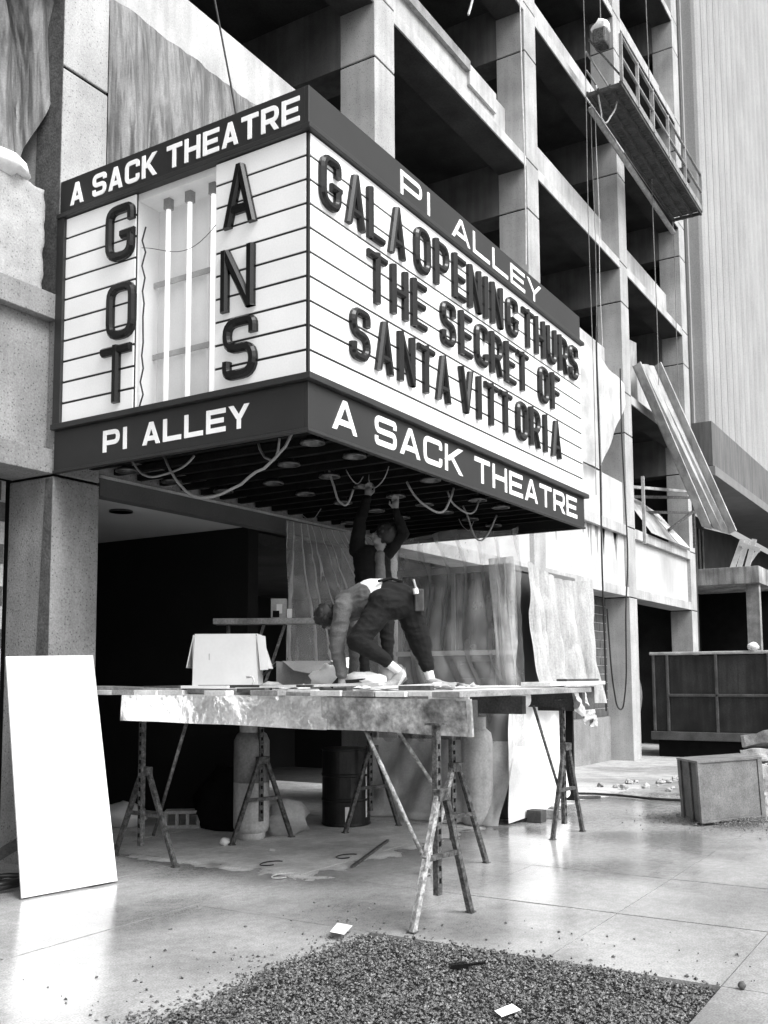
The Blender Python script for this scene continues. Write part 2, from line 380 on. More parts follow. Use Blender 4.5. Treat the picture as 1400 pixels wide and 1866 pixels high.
for i in range(len(CX)-1):
    a, b = CX[i][1], CX[i+1][0]
    for L_ in LV:
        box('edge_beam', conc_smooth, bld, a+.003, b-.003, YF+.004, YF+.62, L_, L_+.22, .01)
        box('beam_shade_sheet', soffit, bld, a+.006, b-.006, YF+.03, YF+.615, L_-.012, L_-.001)  # added dark sheet, paints the shade on the beam's underside
        top = L_+1.36
        if i == 2 and L_ == LV[1]:   # this bay's upstand is patched, with a lip along its top
            box('upstand', conc_smooth, bld, a+.003, b-.003, YF+.45, YF+.62, L_+.222, top, .008)
            lip = MB(); lip.box(a+.003, a+3.4, YF+.36, YF+.449, top-.16, top+.03); lip.build('lip_board', timber, bld)
            lip = MB(); lip.box(a+3.42, a+4.6, YF+.39, YF+.449, top-.40, top+.01); lip.build('patch_board', conc_smooth, bld)
        else:
            box('upstand', conc_smooth, bld, a+.003, b-.003, YF+.45, YF+.62, L_+.222, top, .008)
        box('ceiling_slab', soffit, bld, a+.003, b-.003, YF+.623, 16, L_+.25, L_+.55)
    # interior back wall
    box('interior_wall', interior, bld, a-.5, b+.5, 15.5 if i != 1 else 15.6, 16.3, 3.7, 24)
    # first-floor spandrel: bottom beam, recessed rendered panel, sill
    sm = conc_grey if i == 0 else stucco
    box('bottom_beam', conc_grey if i in (0, 1) else conc_smooth, bld, a+.003, b-.003, YF+.003, YF+.6, 3.73 if i == 1 else 3.64, 3.87, .008)
    box('spandrel_panel', sm, bld, a+.003, b-.003, YF+.10, YF+.55, 3.872, 5.13)
    box('sill', conc_smooth if i else conc_grey, bld, a+.003, b-.003, YF-.003, YF+.62, 5.132, 5.38, .008)
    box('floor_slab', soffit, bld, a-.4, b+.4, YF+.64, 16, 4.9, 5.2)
box('parapet_panel', stucco, bld, 18.225, 23.425, YF+.10, YF+.40, 5.382, 6.46)
# end pier beyond the last column and interior cross wall seen in the lit bays
box('end_wall', soffit, bld, 29.9, 30.4, YF+.1, 16, -.3, 24)
# mortar strips down the near column
ms = MB(); ms.hexa([(6.145,7.462,-.1),(6.15,7.462,-.1),(6.15,7.72,-.1),(6.145,7.72,-.1),(6.145,7.462,3.60),(6.15,7.462,3.60),(6.15,7.56,3.60),(6.145,7.56,3.60)])
ms.build('mortar_strip', conc_dark, bld)
ms = MB(); ms.hexa([(6.143,7.465,5.40),(6.15,7.465,5.40),(6.15,7.84,5.40),(6.143,7.84,5.40),(6.143,7.465,9.0),(6.15,7.465,9.0),(6.15,7.80,9.0),(6.143,7.80,9.0)])
ms.build('mortar_strip', conc_dark, bld)
# entrance bay behind the marquee: plaster ceiling with a downlight ring, dark walls
box('entrance_ceiling', ceil_white, bld, 6.73, 9.499, YF+.16, 13.2, 3.60, 3.635)
box('entrance_fascia', mat('grey fascia', .09, .8, .15, 2, .1, 60, .1), bld, 6.73, 11.89, YF+.003, YF+.155, 3.52, 3.70)
box('fascia_trim', conc_smooth, bld, 6.73, 11.89, YF-.012, YF+.15, 3.702, 3.727)
dl = MB(); dl.lathe([(.13,0),(.13,.02),(.10,.02),(.10,0)], (7.78, 8.28, 3.578)); dl.build('downlight_ring', lamp_metal, bld)
dl = MB(); dl.lathe([(.10,0),(.10,.012)], (7.78, 8.28, 3.585)); dl.build('downlight_recess', blackm, bld)
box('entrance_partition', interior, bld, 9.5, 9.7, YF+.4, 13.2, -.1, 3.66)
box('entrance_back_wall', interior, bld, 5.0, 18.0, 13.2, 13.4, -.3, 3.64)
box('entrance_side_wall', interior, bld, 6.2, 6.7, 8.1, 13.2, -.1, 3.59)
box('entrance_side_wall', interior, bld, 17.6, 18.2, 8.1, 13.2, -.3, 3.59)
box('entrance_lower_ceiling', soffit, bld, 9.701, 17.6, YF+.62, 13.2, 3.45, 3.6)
rnd = random.Random(55)
stm = mat('water stain on render', .22, .9, .25, 6, .2, 60, .2)
for k in range(13):   # water runs below the sills
    x = rnd.choice((20.6, 21.6, 22.4, 16.5, 19.3))+rnd.uniform(-.5, .5); wd = rnd.uniform(.05, .18); ln_ = rnd.uniform(.15, .75); y = YF+.0975
    MB().add([(x-wd, y, 5.131), (x+wd, y, 5.131), (x+wd*.45, y, 5.131-ln_*.45), (x+.015, y, 5.131-ln_), (x-.015, y, 5.131-ln_*.9), (x-wd*.5, y, 5.131-ln_*.4)], [(0, 5, 4, 3, 2, 1)]).build('water_stain', stm, bld)
# block walls: between the third and fourth bays at street level, and at the far left edge
def block_wall(x0, x1, yf, z0, rows, bl, bh, name_base):
    box('mortar_wall', mortar, bld, x0, x1, yf+.012, yf+.22, z0, z0+rows*bh)
    me = None
    for r in range(rows):
        x = x0-(bl/2 if r % 2 else 0)
        while x < x1-.02:
            a, b = max(x, x0)+.009, min(x+bl, x1)-.009
            if b-a > .04:
                mb = MB(); mb.box(a, b, yf+random.uniform(-.004, .004), yf+.1, z0+r*bh+.009, z0+(r+1)*bh-.009); mb.build('block', blockm, bld)
            x += bl
block_wall(20.0, 23.42, YF+.60, .75, 14, .42, .205, 'block')
box('wall_base', conc_grey, bld, 18.2, 23.42, YF+.55, YF+.85, -.5, .748)
block_wall(4.2, 6.14, YF+.66, -.05, 18, .42, .205, 'block')
box('bay_wall', soffit, bld, 24.1, 29.2, YF+2.2, YF+2.4, -.5, 3.6)
box('mullion_wall', conc_grey, bld, 26.7, 28.2, YF+2.4, YF+2.6, 5.4, 8.5)

# ------------------------------------------------------------------ fluted tower next door
tw = thing('fluted_tower', (30.5, 7.5, 0), 'tall pale tower with vertical ribbed concrete face behind the frame', 'tower')
box('face_wall', tower_c, tw, 30.45, 60, 7.50, 9, 9.5, 46)
rib = MB()
ring = [(.33, .0), (.33, -.30), (.30, -.40), (.20, -.47), (0, -.50), (-.20, -.47), (-.30, -.40), (-.33, -.30), (-.33, .0)]; n = len(ring)
vs = [(x, y, 9.5) for x, y in ring]+[(x, y, 46) for x, y in ring]
rib.add(vs, [(k+1, k, n+k, n+k+1) for k in range(n-1)]+[tuple(range(n))])
rme = rib.mesh('rib'); rme.materials.append(tower_c)
for k in range(22):
    o = bpy.data.objects.new('rib', rme); COL.objects.link(o); o.location = (30.95+k*.92, 7.497, 0); o.parent = tw; o.matrix_parent_inverse = tw.matrix_basis.inverted()
box('lower_band', tower_band, tw, 30.45, 60, 6.99, 9, 8.12, 9.498)
box('ledge', mat('tower ledge', .20, .9, .1, 2, .1, 60, .1), tw, 30.45, 60, 6.92, 9, 7.80, 8.10, .01)
box('recessed_wall', mat('dark tower base', .04, .9, .3, 1.5, .2, 40, .2), tw, 30.45, 60, 9.4, 9.9, -.5, 7.79)
box('recess_return', mat('dark tower base', .04), tw, 30.45, 31, 7.9, 9.4, -.5, 7.79)
for k in range(4):
    wn = box('window', blackm, tw, 32.2+k*1.7, 33.5+k*1.7, 9.33, 9.398, 5.7, 7.3)
    for q in range(3): box('window_bar', timber, wn, 32.2+k*1.7+.1+q*.5, 32.2+k*1.7+.16+q*.5, 9.28, 9.328, 5.7, 7.3)
# projecting loading canopy of the tower
cp = thing('loading_canopy', (33, 6.5, 0), 'stained concrete loading canopy with a dark opening beneath, right of the frame', 'canopy')
box('deck_slab', mat('stained canopy concrete', .34, .9, .5, 1.3, .2, 40, .3, streak=.45), cp, 33, 37.5, 6.27, 9.3, 4.68, 5.23, .01)
box('post', timber, cp, 33.3, 33.6, 6.35, 6.75, -.5, 4.678)
box('back_wall', blackm, cp, 36.5, 36.9, 6.4, 9.3, -.5, 4.678)
box('side_wall', blackm, cp, 33.7, 36.5, 9.0, 9.3, -.5, 4.678)
# broken barricade boards on the canopy
br = thing('wooden_barricade', (33.6, 6.6, 5.24), 'broken pale wooden barricade standing on the loading canopy', 'barricade')
for k, (y0, lean) in enumerate([(7.15, -.35), (6.95, -.30), (6.70, -.25)]):
    MB().bar((33.3+k*.05, y0, 5.23), (33.35+k*.05, y0+lean, 6.15), .16, .04, (1,0,0)).build('board', timber_pale, br)
MB().bar((33.28, 6.85, 6.0), (33.28, 6.25, 5.75), .14, .04, (1,0,0)).build('cross_board', timber_pale, br)
MB().bar((33.45, 6.75, 5.25), (33.45, 6.3, 5.85), .10, .04, (1,0,0)).build('brace', timber_pale, br)

# ------------------------------------------------------------------ letters
def rp(P, r, closed=False, seg=5):
    out = []; n = len(P)
    for i in range(n):
        if not closed and i in (0, n-1): out.append(Vector(P[i])); continue
        p = Vector(P[i]); a = Vector(P[i-1]); b = Vector(P[(i+1) % n])
        da = (a-p); db = (b-p); rr = min(r, da.length*.499, db.length*.499); da.normalize(); db.normalize()
        A = p+da*rr; B = p+db*rr
        for k in range(seg+1):
            t = k/seg; out.append(A*(1-t)**2+p*2*t*(1-t)+B*t*t)
    return out
def glyph(c, w, h, t, r):
    x0, x1, y0, y1, ym = t/2, w-t/2, t/2, h-t/2, h*.5
    S = []
    def ln(a, b): S.append(([Vector(a), Vector(b)], False, True))
    def cv(P, closed=False): S.append((rp(P, r, closed), closed, False))
    if c == 'A':
        ln((t*.55, 0), (w/2, h)); ln((w-t*.55, 0), (w/2, h)); ln((w*.25, h*.28), (w*.75, h*.28))
    elif c == 'V': ln((t*.5, h), (w/2, 0)); ln((w-t*.5, h), (w/2, 0))
    elif c == 'Y': ln((t*.5, h), (w/2, h*.42)); ln((w-t*.5, h), (w/2, h*.42)); ln((w/2, h*.46), (w/2, 0))
    elif c == 'C': cv([(x1, h*.66), (x1, y1), (x0, y1), (x0, y0), (x1, y0), (x1, h*.34)])
    elif c == 'G': cv([(x1, h*.68), (x1, y1), (x0, y1), (x0, y0), (x1, y0), (x1, h*.45)]); ln((x1+t*.5, h*.45), (w*.55, h*.45))
    elif c == 'O': cv([(x0, y0), (x1, y0), (x1, y1), (x0, y1)], True)
    elif c == 'S': cv([(x1, h*.70), (x1, y1), (x0, y1), (x0, ym), (x1, ym), (x1, y0), (x0, y0), (x0, h*.30)])
    elif c == 'U': cv([(x0, h), (x0, y0), (x1, y0), (x1, h)])
    elif c in 'PR':
        ln((x0, 0), (x0, h)); cv([(x0, y1), (x1, y1), (x1, h*.42), (x0, h*.42)])
        if c == 'R': ln((w*.55, h*.44), (x1, 0))
    elif c == 'E':
        ln((x0, 0), (x0, h)); [ln((x0, y), (w*q, y)) for y, q in ((y0, 1), (ym, .9), (y1, 1))]
    elif c == 'F': ln((x0, 0), (x0, h)); ln((x0, y1), (w, y1)); ln((x0, ym), (w*.88, ym))
    elif c == 'H': ln((x0, 0), (x0, h)); ln((x1, 0), (x1, h)); ln((x0, ym), (x1, ym))
    elif c == 'I': ln((w/2, 0), (w/2, h))
    elif c == 'K': ln((x0, 0), (x0, h)); ln((x1-t*.1, h), (x0+t*.3, h*.42)); ln((w*.38, h*.58), (x1, 0))
    elif c == 'L': ln((x0, 0), (x0, h)); ln((x0, y0), (w, y0))
    elif c == 'N': ln((x0, 0), (x0, h)); ln((x1, 0), (x1, h)); ln((x0, h), (x1, 0))
    elif c == 'T': ln((w/2, 0), (w/2, h)); ln((0, y1), (w, y1))
    return S
def letter_mesh(c, w, h, t, depth, bev, r, tf, slant=0.):
    """sweep a bevelled section along the strokes of a letter; tf maps (x, y, out) to world"""
    mb = MB()
    for si, (P, closed, straight) in enumerate(glyph(c, w, h, t, r)):
        n = len(P); dz = si*.0011
        prof = [(-.5, 0.), (-.5, depth-bev-dz), (-.5+bev*.9/t, depth-dz), (.5-bev*.9/t, depth-dz), (.5, depth-bev-dz), (.5, 0.)] if bev else [(-.5, 0.), (-.5, depth-dz), (.5, depth-dz), (.5, 0.)]
        rows = []
        for i in range(n):
            if closed: a, b = P[i-1], P[(i+1) % n]
            else: a, b = P[max(i-1, 0)], P[min(i+1, n-1)]
            d = (b-a).normalized(); nrm = Vector((-d.y, d.x))
            if straight and abs(d.y) > .3: nrm = Vector((-(1 if d.y > 0 else -1)/abs(d.y), 0))
            elif not straight:
                d1 = (P[i]-a); d2 = (b-P[i])
                if d1.length > 1e-6 and d2.length > 1e-6:
                    cs = max(.5, math.cos(d1.angle(d2)/2)); nrm = nrm/cs
            rows.append([tf(P[i].x+nrm.x*q*t+slant*(P[i].y), P[i].y+nrm.y*q*t, o) for q, o in prof])
        m = len(prof); vs = [v for rw in rows for v in rw]; fs = []
        for i in range(n if closed else n-1):
            j = (i+1) % n
            for k in range(m-1): fs.append((i*m+k, j*m+k, j*m+k+1, i*m+k+1))
        if not closed: fs += [tuple(range(m)), tuple((n-1)*m+k for k in reversed(range(m)))]
        mb.add(vs, fs)
    return mb

# ------------------------------------------------------------------ marquee
MX0, MX1, MY0, MY1, MZ0, MZ1 = 6.15, 12.30, 4.49, YF-.003, 3.67, 6.51
mq = thing('theatre_marquee', (MX0, MY0, MZ0), 'boxy theatre marquee with white letter boards and charcoal bands', 'marquee')
Z_LO, Z_HI = 4.10, 6.12
# carcass: open soffit, so built from sheets
box('top_sheet', band, mq, MX0+.05, MX1-.05, MY0+.05, MY1, MZ1-.06, MZ1-.03)
def ring_band(name, z0, z1, off, m):   # front, near side and far side band
    g_ = MB(); g_.box(MX0-off, MX1+off, MY0-off, MY0+.04, z0, z1); f = g_.build(name, m, mq, .004)
    g_ = MB(); g_.box(MX0-off, MX0+.04, MY0+.0405, MY1, z0, z1); l = g_.build(name, m, mq, .004)
    g_ = MB(); g_.box(MX1-.04, MX1+off, MY0+.0405, MY1, z0, z1); g_.build(name, m, mq, .004)
    return f, l
topF, topL = ring_band('name_band', Z_HI+.045, MZ1, 0, band)
botF, botL = ring_band('name_band', MZ0, Z_LO-.055, 0, band)
ring_band('moulding', Z_HI+.0, Z_HI+.043, .045, mould)
ring_band('moulding', Z_LO-.053, Z_LO+.0, .055, mould)
# bottom drip lip
ring_band('drip_lip', MZ0-.03, MZ0-.002, .012, mould)
# changeable-letter boards: horizontal strips with dark tracks between
box('track_sheet', slot, mq, MX0+.012, MX1-.012, MY0+.012, MY0+.03, Z_LO, Z_HI)
OPY0, OPY1 = 5.47, 6.43
box('track_sheet', slot, mq, MX0+.012, MX0+.03, MY0+.04, OPY0, Z_LO, Z_HI)
box('track_sheet', slot, mq, MX0+.012, MX0+.03, OPY1, MY1-.06, Z_LO, Z_HI)
rows = 10; rh = (Z_HI-Z_LO)/rows
for r in range(rows):
    z0, z1 = Z_LO+r*rh+.012, Z_LO+(r+1)*rh-.012
    for (a, b) in ((MX0+.028, 8.2), (8.203, 10.25), (10.253, MX1-.01)):
        box('board_strip', signw, mq, a, b, MY0+.0, MY0+.011, z0, z1)
    box('board_strip', signw, mq, MX0+.0, MX0+.011, MY0+.028, OPY0, z0, z1)
    box('board_strip', signw, mq, MX0+.0, MX0+.011, OPY1, MY1-.10, z0, z1)
box('board_strip', slot, mq, MX0+.004, MX0+.026, MY0+.004, MY0+.026, Z_LO, Z_HI)
box('end_post', mould, mq, MX0-.03, MX0+.02, MY1-.095, MY1, Z_LO, Z_HI)
# open section: lamp box with tubes
box('lamp_box_back', signback, mq, MX0+.30, MX0+.33, OPY0-.3, OPY1+.3, Z_LO-.02, Z_HI+.02)
box('lamp_box_side', signback, mq, MX0+.031, MX0+.299, OPY1+.002, OPY1+.03, Z_LO, Z_HI)
box('lamp_box_side', signback, mq, MX0+.031, MX0+.299, OPY0-.03, OPY0-.002, Z_LO, Z_HI)
box('lamp_box_head', signback, mq, MX0+.031, MX0+.299, OPY0, OPY1, Z_HI-.06, Z_HI)
for y in (6.18, 5.92, 5.64):
    MB().tube([(MX0+.16, y, Z_LO+.01), (MX0+.16, y, Z_HI-.09)], .022, 10).build('lamp_tube', tubem, mq, smooth=True)
    box('tube_socket', mat('grey socket', .30), mq, MX0+.13, MX0+.19, y-.035, y+.035, Z_HI-.16, Z_HI-.06)
for y in (6.30, 6.05, 5.78, 5.53): box('lamp_box_rib', signback, mq, MX0+.25, MX0+.299, y-.012, y+.012, Z_LO, Z_HI-.06)
for z in (4.62, 5.30): box('lamp_box_rail', mat('grey rail', .38), mq, MX0+.235, MX0+.249, OPY0+.002, OPY1-.002, z, z+.05)
MB().tube([(MX0+.05, OPY1-.03-.05*abs(math.sin(k*1.7)), Z_LO+.02+k*.12) for k in range(15)], .008, 5).build('torn_edge', mould, mq)
MB().tube([(MX0+.06, OPY1-.02-t*.9, 5.62-.16*math.sin(math.pi*t)*(.4+t)) for t in [k/14 for k in range(15)]], .003, 5).build('loose_wire', mould, mq)
# underside: slats, cross channels, lamp holders and dangling cables
box('soffit_backing', blackm, mq, MX0+.05, MX1-.05, MY0+.05, MY1, MZ0+.35, MZ0+.38)
n = 38
for k in range(n):
    x = MX0+.12+(MX1-MX0-.24)*k/(n-1)
    box('soffit_slat', joist, mq, x-.03, x+.03, MY0+.05, MY1-.02, MZ0+.08+.05*(k % 2), MZ0+.14+.05*(k % 2))
for y in (5.0, 5.75, 6.5, 7.2): box('soffit_channel', joist, mq, MX0+.05, MX1-.05, y-.035, y+.035, MZ0+.20, MZ0+.26)
tips = MB()
for k in range(24): tips.box(MX0+.2+k*.25, MX0+.33+k*.25, MY0+.045, MY0+.10, MZ0+.005, MZ0+.03)
tips.build('edge_clips', lamp_metal, mq)['kind'] = 'stuff'
rnd = random.Random(12)
for ix in range(9):
    for iy in range(4):
        if rnd.random() < .35: continue
        x = MX0+.55+ix*.64+rnd.uniform(-.06, .06); y = MY0+.35+iy*.72+rnd.uniform(-.06, .06)
        h = MB(); h.lathe([(.10,.03),(.11,.0),(.095,.0),(.05,.05),(.05,.12)], (x, y, MZ0+.03), 18)
        h.build('lamp_holder', lamp_metal, mq, smooth=True)
def cable(p, q, sag, r=.011, m=wire, name='hanging_cable', parent=mq, n=16):
    p = Vector(p); q = Vector(q); pts = []
    for k in range(n+1):
        t = k/n; c = p.lerp(q, t); c.z -= sag*4*t*(1-t)*(1+.25*math.sin(5*t+p.x*9)); c += Vector((nz(c, 5, 1), nz(c, 5, 2), nz(c, 5, 3)))*.03; pts.append(c)
    return MB().tube(pts, r, 6).build(name, m, parent, smooth=True)
cable((6.45, 6.35, 3.75), (6.35, 4.80, 3.72), .52, .013)
cable((6.45, 6.75, 3.75), (6.5, 6.0, 3.72), .22)
cable((6.6, 5.35, 3.75), (6.45, 5.0, 3.72), .22)
cable((7.9, 5.5, 3.76), (8.0, 5.3, 3.55), .3)
cable((8.7, 5.1, 3.74), (9.1, 4.75, 3.70), .34, .013)
cable((9.4, 5.0, 3.74), (9.8, 4.8, 3.68), .22)
cable((10.4, 5.3, 3.74), (10.7, 5.0, 3.66), .3)
for k in range(4):
    x = rnd.uniform(8.0, 11.6); y = rnd.uniform(4.8, 7.0)
    cable((x, y, 3.76), (x+rnd.uniform(-.3, .3), y+rnd.uniform(-.3, .3), 3.72), rnd.uniform(.06, .18), .005)

def front_tf(px, pz, out=MY0): return lambda x, y, o: (px+x, out-o, pz+y)
def left_tf(py, pz, out=MX0): return lambda x, y, o: (out-o, py-x, pz+y)
def painted(text, x0, x1, z, h, tfm, parent, t, r, lw, space=.5):
    adv = {'I': .40}
    total = sum((space if c == ' ' else adv.get(c, 1.)) for c in text)-.16
    unit = (x1-x0)/total; x = 0.
    for c in text:
        if c == ' ': x += space*unit; continue
        a = adv.get(c, 1.); wd = (a-.16)*unit
        letter_mesh(c, wd, h, t, .008, 0, r, tfm(x, z)).build('letter', whitepaint, parent); x += a*unit
painted('PI ALLEY', 7.60, 10.95, 6.215, .235, lambda x, z: front_tf(7.60+x, z), topF, .042, .07, 1, .75)
painted('A SACK THEATRE', 6.48, 12.02, 3.735, .265, lambda x, z: front_tf(6.48+x, z), botF, .050, .07, 1, .5)
painted('A SACK THEATRE', 0, 2.73, 6.230, .215, lambda x, z: left_tf(7.31-x, z), topL, .041, .05, 1, .42)
painted('PI ALLEY', 0, 1.70, 3.755, .20, lambda x, z: left_tf(6.79-x, z), botL, .042, .05, 1, .6)

WIDTH = {'I': .09, 'L': .25, 'E': .25, 'F': .25}
ORD = {1: 'first', 2: 'second', 3: 'third'}
def marquee_letter(c, cx, z, h, tfm, w, label):
    t = .070 if w < .33 else .082; wd = WIDTH.get(c, w)
    mb = letter_mesh(c, wd, h, t, .052, .022, .11, tfm(cx, z, wd))
    return tag(mb.build('marquee_letter', blackl), label, 'sign letter', 'changeable black letters on the marquee')
def fr(cx, z, wd): return front_tf(cx*.9875-wd/2, 1.7+(z-1.7)*.9875, MY0-.006)
def lf(cy, z, wd): return left_tf(cy*.991+wd/2, 1.7+(z-1.7)*.991, MX0-.006)
def row(words, z, h, pos):
    k = 0
    for wi, wname in enumerate(words):
        seen = {}
        for li, c in enumerate(wname):
            seen[c] = seen.get(c, 0)+1
            if li == 0: where = 'starting'
            elif li == len(wname)-1: where = 'ending'
            elif wname.count(c) > 1: where = ORD[seen[c]]+' '+c+' within'
            else: where = 'within'
            marquee_letter(c, pos[k], z, h, fr, .285, 'glossy black letter %s %s the word %s on the long board' % (c, where, wname)); k += 1
row(['GALA', 'OPENING', 'THURS'], 5.60, .46, [6.50,6.88,7.21,7.58,8.06,8.45,8.83,9.19,9.46,9.74,10.15,10.60,10.97,11.34,11.73,12.10])
row(['THE', 'SECRET', 'OF'], 5.03, .46, [7.23,7.62,7.98,8.58,8.96,9.34,9.71,10.07,10.42,11.06,11.43])
row(['SANTA', 'VITTORIA'], 4.43, .46, [6.95,7.35,7.74,8.11,8.46,8.96,9.26,9.56,9.93,10.38,10.76,11.08,11.43])
for c, cy, z, lab in [('G', 6.66, 5.55, 'glossy black letter G at top left of the short side board'), ('O', 6.63, 4.80, 'glossy black letter O between G and T on the short side board'),
                      ('T', 6.68, 4.21, 'glossy black letter T at bottom left of the short side board'), ('A', 5.23, 5.52, 'glossy black letter A right of the missing panel, above the N'),
                      ('N', 5.25, 4.79, 'glossy black letter N right of the missing panel'), ('S', 5.22, 4.19, 'glossy black letter S at bottom right of the short side board')]:
    marquee_letter(c, cy, z, .53, lf, .36, lab)

# ------------------------------------------------------------------ sheets and tarpaulins on the frame
def tarp_bay1(u, v):   # hung from the first edge beam, gathered folds
    x = 6.715+u*4.2; top = 8.78; z = top-v*(2.5)
    q = x+.35*(v-.3)*math.sin(x*1.7); fold = -.24*abs(math.sin(q*4.3+1.5*nz((x, z*.5, 0), .7)))**.8*(.12+.88*v**.7)-.09*abs(math.sin(q*10.5+2.2*nz((x, z*.6, 2), .9)))*(.2+.8*v)-.05*abs(nz((x*3, 0, z*.6+x), 1, 2))*v
    return (x+.12*v*u*nz((x, z, 3), .9), 7.45+fold*min(1, u/.05), z-.015*abs(math.sin(x*3.5))*(1-v))
tag(cloth('tarpaulin', tarp_bay1, 220, 40, tarp_g), 'grey creased tarpaulin hanging from the beam above the marquee', 'tarpaulin')
def tarp_bay0(u, v):
    z = 10.2-v*4.0; xr = 6.52-.62*v**1.4-.05*math.sin(z*3); x = 3.6+(xr-3.6)*u
    return (x, 7.98-.30*abs(math.sin(x*3.6+z*.55+1.3*nz((x, z, 0), .6)))**.8-.12*abs(math.sin(x*9+z*.9+2*nz((x, z, 5), .8)))+.08*nz((x, z, 0), 1.1, 4), z+.25*(1-u)*v)
tag(cloth('tarpaulin', tarp_bay0, 150, 70, tarp_g), 'heavy dark tarpaulin draped beside the near column at upper left', 'tarpaulin')
lo = link('stone_block', rough_block(4.9, 6.0, 7.50, 7.95, 5.37, 6.38, 26, .045, 3), concrete)
for p_ in lo.data.polygons: p_.use_smooth = True
tag(lo, 'rough pale stone block standing on the ledge at the left edge', 'stone block')
rg = MB(); rg.blob((5.55, 7.55, 6.46), (.30, .16, .10), 8, .5, 14, 2.5); tag(rg.build('cloth_rag', paperm, smooth=True), 'white crumpled cloth lying on the pale stone block', 'cloth')
# sheet covering the opening right of the marquee
def sheet3(u, v):
    z = 9.35-v*2.95; xr = 23.35-1.95*max(0, v-.2)/.8
    x = 18.3+(xr-18.3)*u
    return (x, 7.41+.02*math.sin(x*5+z)+.03*nz((x, z, 0), .9, 9), z-.45*u*(1-v))
tag(cloth('dust_sheet', sheet3, 40, 30, plastic_m), 'milky polythene sheet pinned over the opening right of the marquee', 'sheet')

# ------------------------------------------------------------------ ropes and cables down the front
def rope(pts, r, m, label, name='rope'):
    return tag(MB().tube(pts, r, 5).build(name, m), label, 'rope')
def vrope(x, y, z0, z1, r, m, label, sway=.04):
    rope([(x+sway*math.sin(k*.9), y, z0+(z1-z0)*k/14) for k in range(15)], r, m, label)
vrope(17.0, 7.25, 9.6, 22, .014, rope_pale, 'long pale rope hanging in front of the second open column')
vrope(20.2, 7.1, 5.6, 22, .009, ropem, 'thin rope left of the swing stage, outermost of the bundle')
vrope(20.55, 7.1, 5.2, 15.0, .008, ropem, 'thin rope below the near end of the swing stage, middle of the bundle')
vrope(20.85, 7.1, 7.9, 15.0, .008, rope_pale, 'thin pale rope below the swing stage, right of the bundle')
vrope(24.9, 7.0, 9.2, 22, .012, ropem, 'thin rope crossing the middle of the swing stage')
vrope(27.6, 7.2, 7.6, 17.0, .012, ropem, 'thin rope by the last column above the chute')
vrope(19.9, 6.9, 1.0, 9.2, .020, drumm, 'thick black cable hanging down past the marquee end', .02)
rope(rp([(22.4, 7.2, 9.0), (22.35, 7.2, 7.5), (22.6, 7.2, 4.4), (22.3, 7.2, 3.4), (22.2, 7.2, 1.6), (21.9, 7.2, .95), (21.5, 7.2, 1.0), (21.2, 7.2, 1.7), (21.0, 7.2, 3.2)], .6), .018, drumm, 'looped black cable hanging before the street-level block wall')
r_ = [(15.62, 7.7, 19.5), (15.6, 7.7, 14.95), (15.66, 7.68, 14.55), (15.70, 7.66, 14.4), (15.58, 7.66, 14.12), (15.5, 7.66, 13.95)]
rope(r_, .022, rope_pale, 'frayed pale rope end dangling in the upper dark bay')
rope([(8.0, 7.30, 10.0), (8.4, 7.25, 8.6), (8.75, 7.1, 6.7)], .012, drumm, 'dark cord running down across the tarpaulin above the marquee')

# ------------------------------------------------------------------ swing stage
sz = 14.80
st = thing('swing_stage', (20.3, 6.3, sz), 'suspended swing stage with slatted deck and guard rails high on the frame', 'scaffold')
def szx(x): return sz-.03*(x-20.4)/1.0*1.0*.5
dk = MB()
for k in range(60):
    x = 20.4+k*.115; dk.box(x, x+.085, 6.36, 7.10, szx(x)+.0, szx(x)+.03)
dk.build('deck', timber_dark, st)['kind'] = 'stuff'
for y in (6.34, 6.58, 6.85, 7.10):
    MB().bar((20.3, y, szx(20.3)-.05), (27.35, y, szx(27.35)-.05), .05, .09).build('deck_bearer', timber_dark, st)
MB().bar((20.3, 6.31, szx(20.3)+.06), (27.35, 6.31, szx(27.35)+.06), .03, .16).build('toe_board', timber, st)
for h in (.55, 1.05):
    MB().tube([(20.3, 6.31, szx(20.3)+h), (27.3, 6.31, szx(27.3)+h)], .035, 8).build('guard_rail', rust_rail, st, smooth=True)
    MB().tube([(20.3, 7.1, szx(20.3)+h*.9), (27.3, 7.1, szx(27.3)+h*.9)], .022, 8).build('back_rail', rust_rail, st, smooth=True)
for x in (20.32, 21.5, 22.7, 24.0, 25.6, 27.28):
    MB().bar((x, 6.31, szx(x)), (x, 6.31, szx(x)+1.1), .07, .05).build('rail_post', rust_rail, st)
for x in (20.35, 27.25):
    MB().bar((x, 6.31, szx(x)-.08), (x, 7.1, szx(x)-.08), .07, .07).build('end_frame', timber_dark, st)
    MB().bar((x, 6.31, szx(x)+.1), (x, 7.05, szx(x)+1.25), .04, .04).build('end_strut', steelpaint, st)
    hb = MB(); hb.box(x-.17, x+.17, 6.60, 6.92, szx(x)+.95, szx(x)+1.35); hb.build('hoist_motor', steelpaint, st, .05)
    MB().tube([(x, 6.76, szx(x)+1.3), (x, 6.76, 24)], .012, 5).build('hoist_rope', ropem, st)
gb = MB(); gb.blob((20.4, 6.78, szx(20.4)+1.45), (.22, .2, .16), 4, .4); gb.build('hoist_cover', paperm, st, smooth=True)
cable((20.35, 6.9, szx(20.35)+.1), (20.9, 6.6, szx(20.9)), .75, .02, rope_pale, 'slack_rope', st)
pipe = MB(); pipe.tube([(20.8, 7.2, sz-.12), (27.6, 7.2, sz-.38)], .07, 9); pipe.build('wall_roller_pipe', tankm, st, smooth=True)

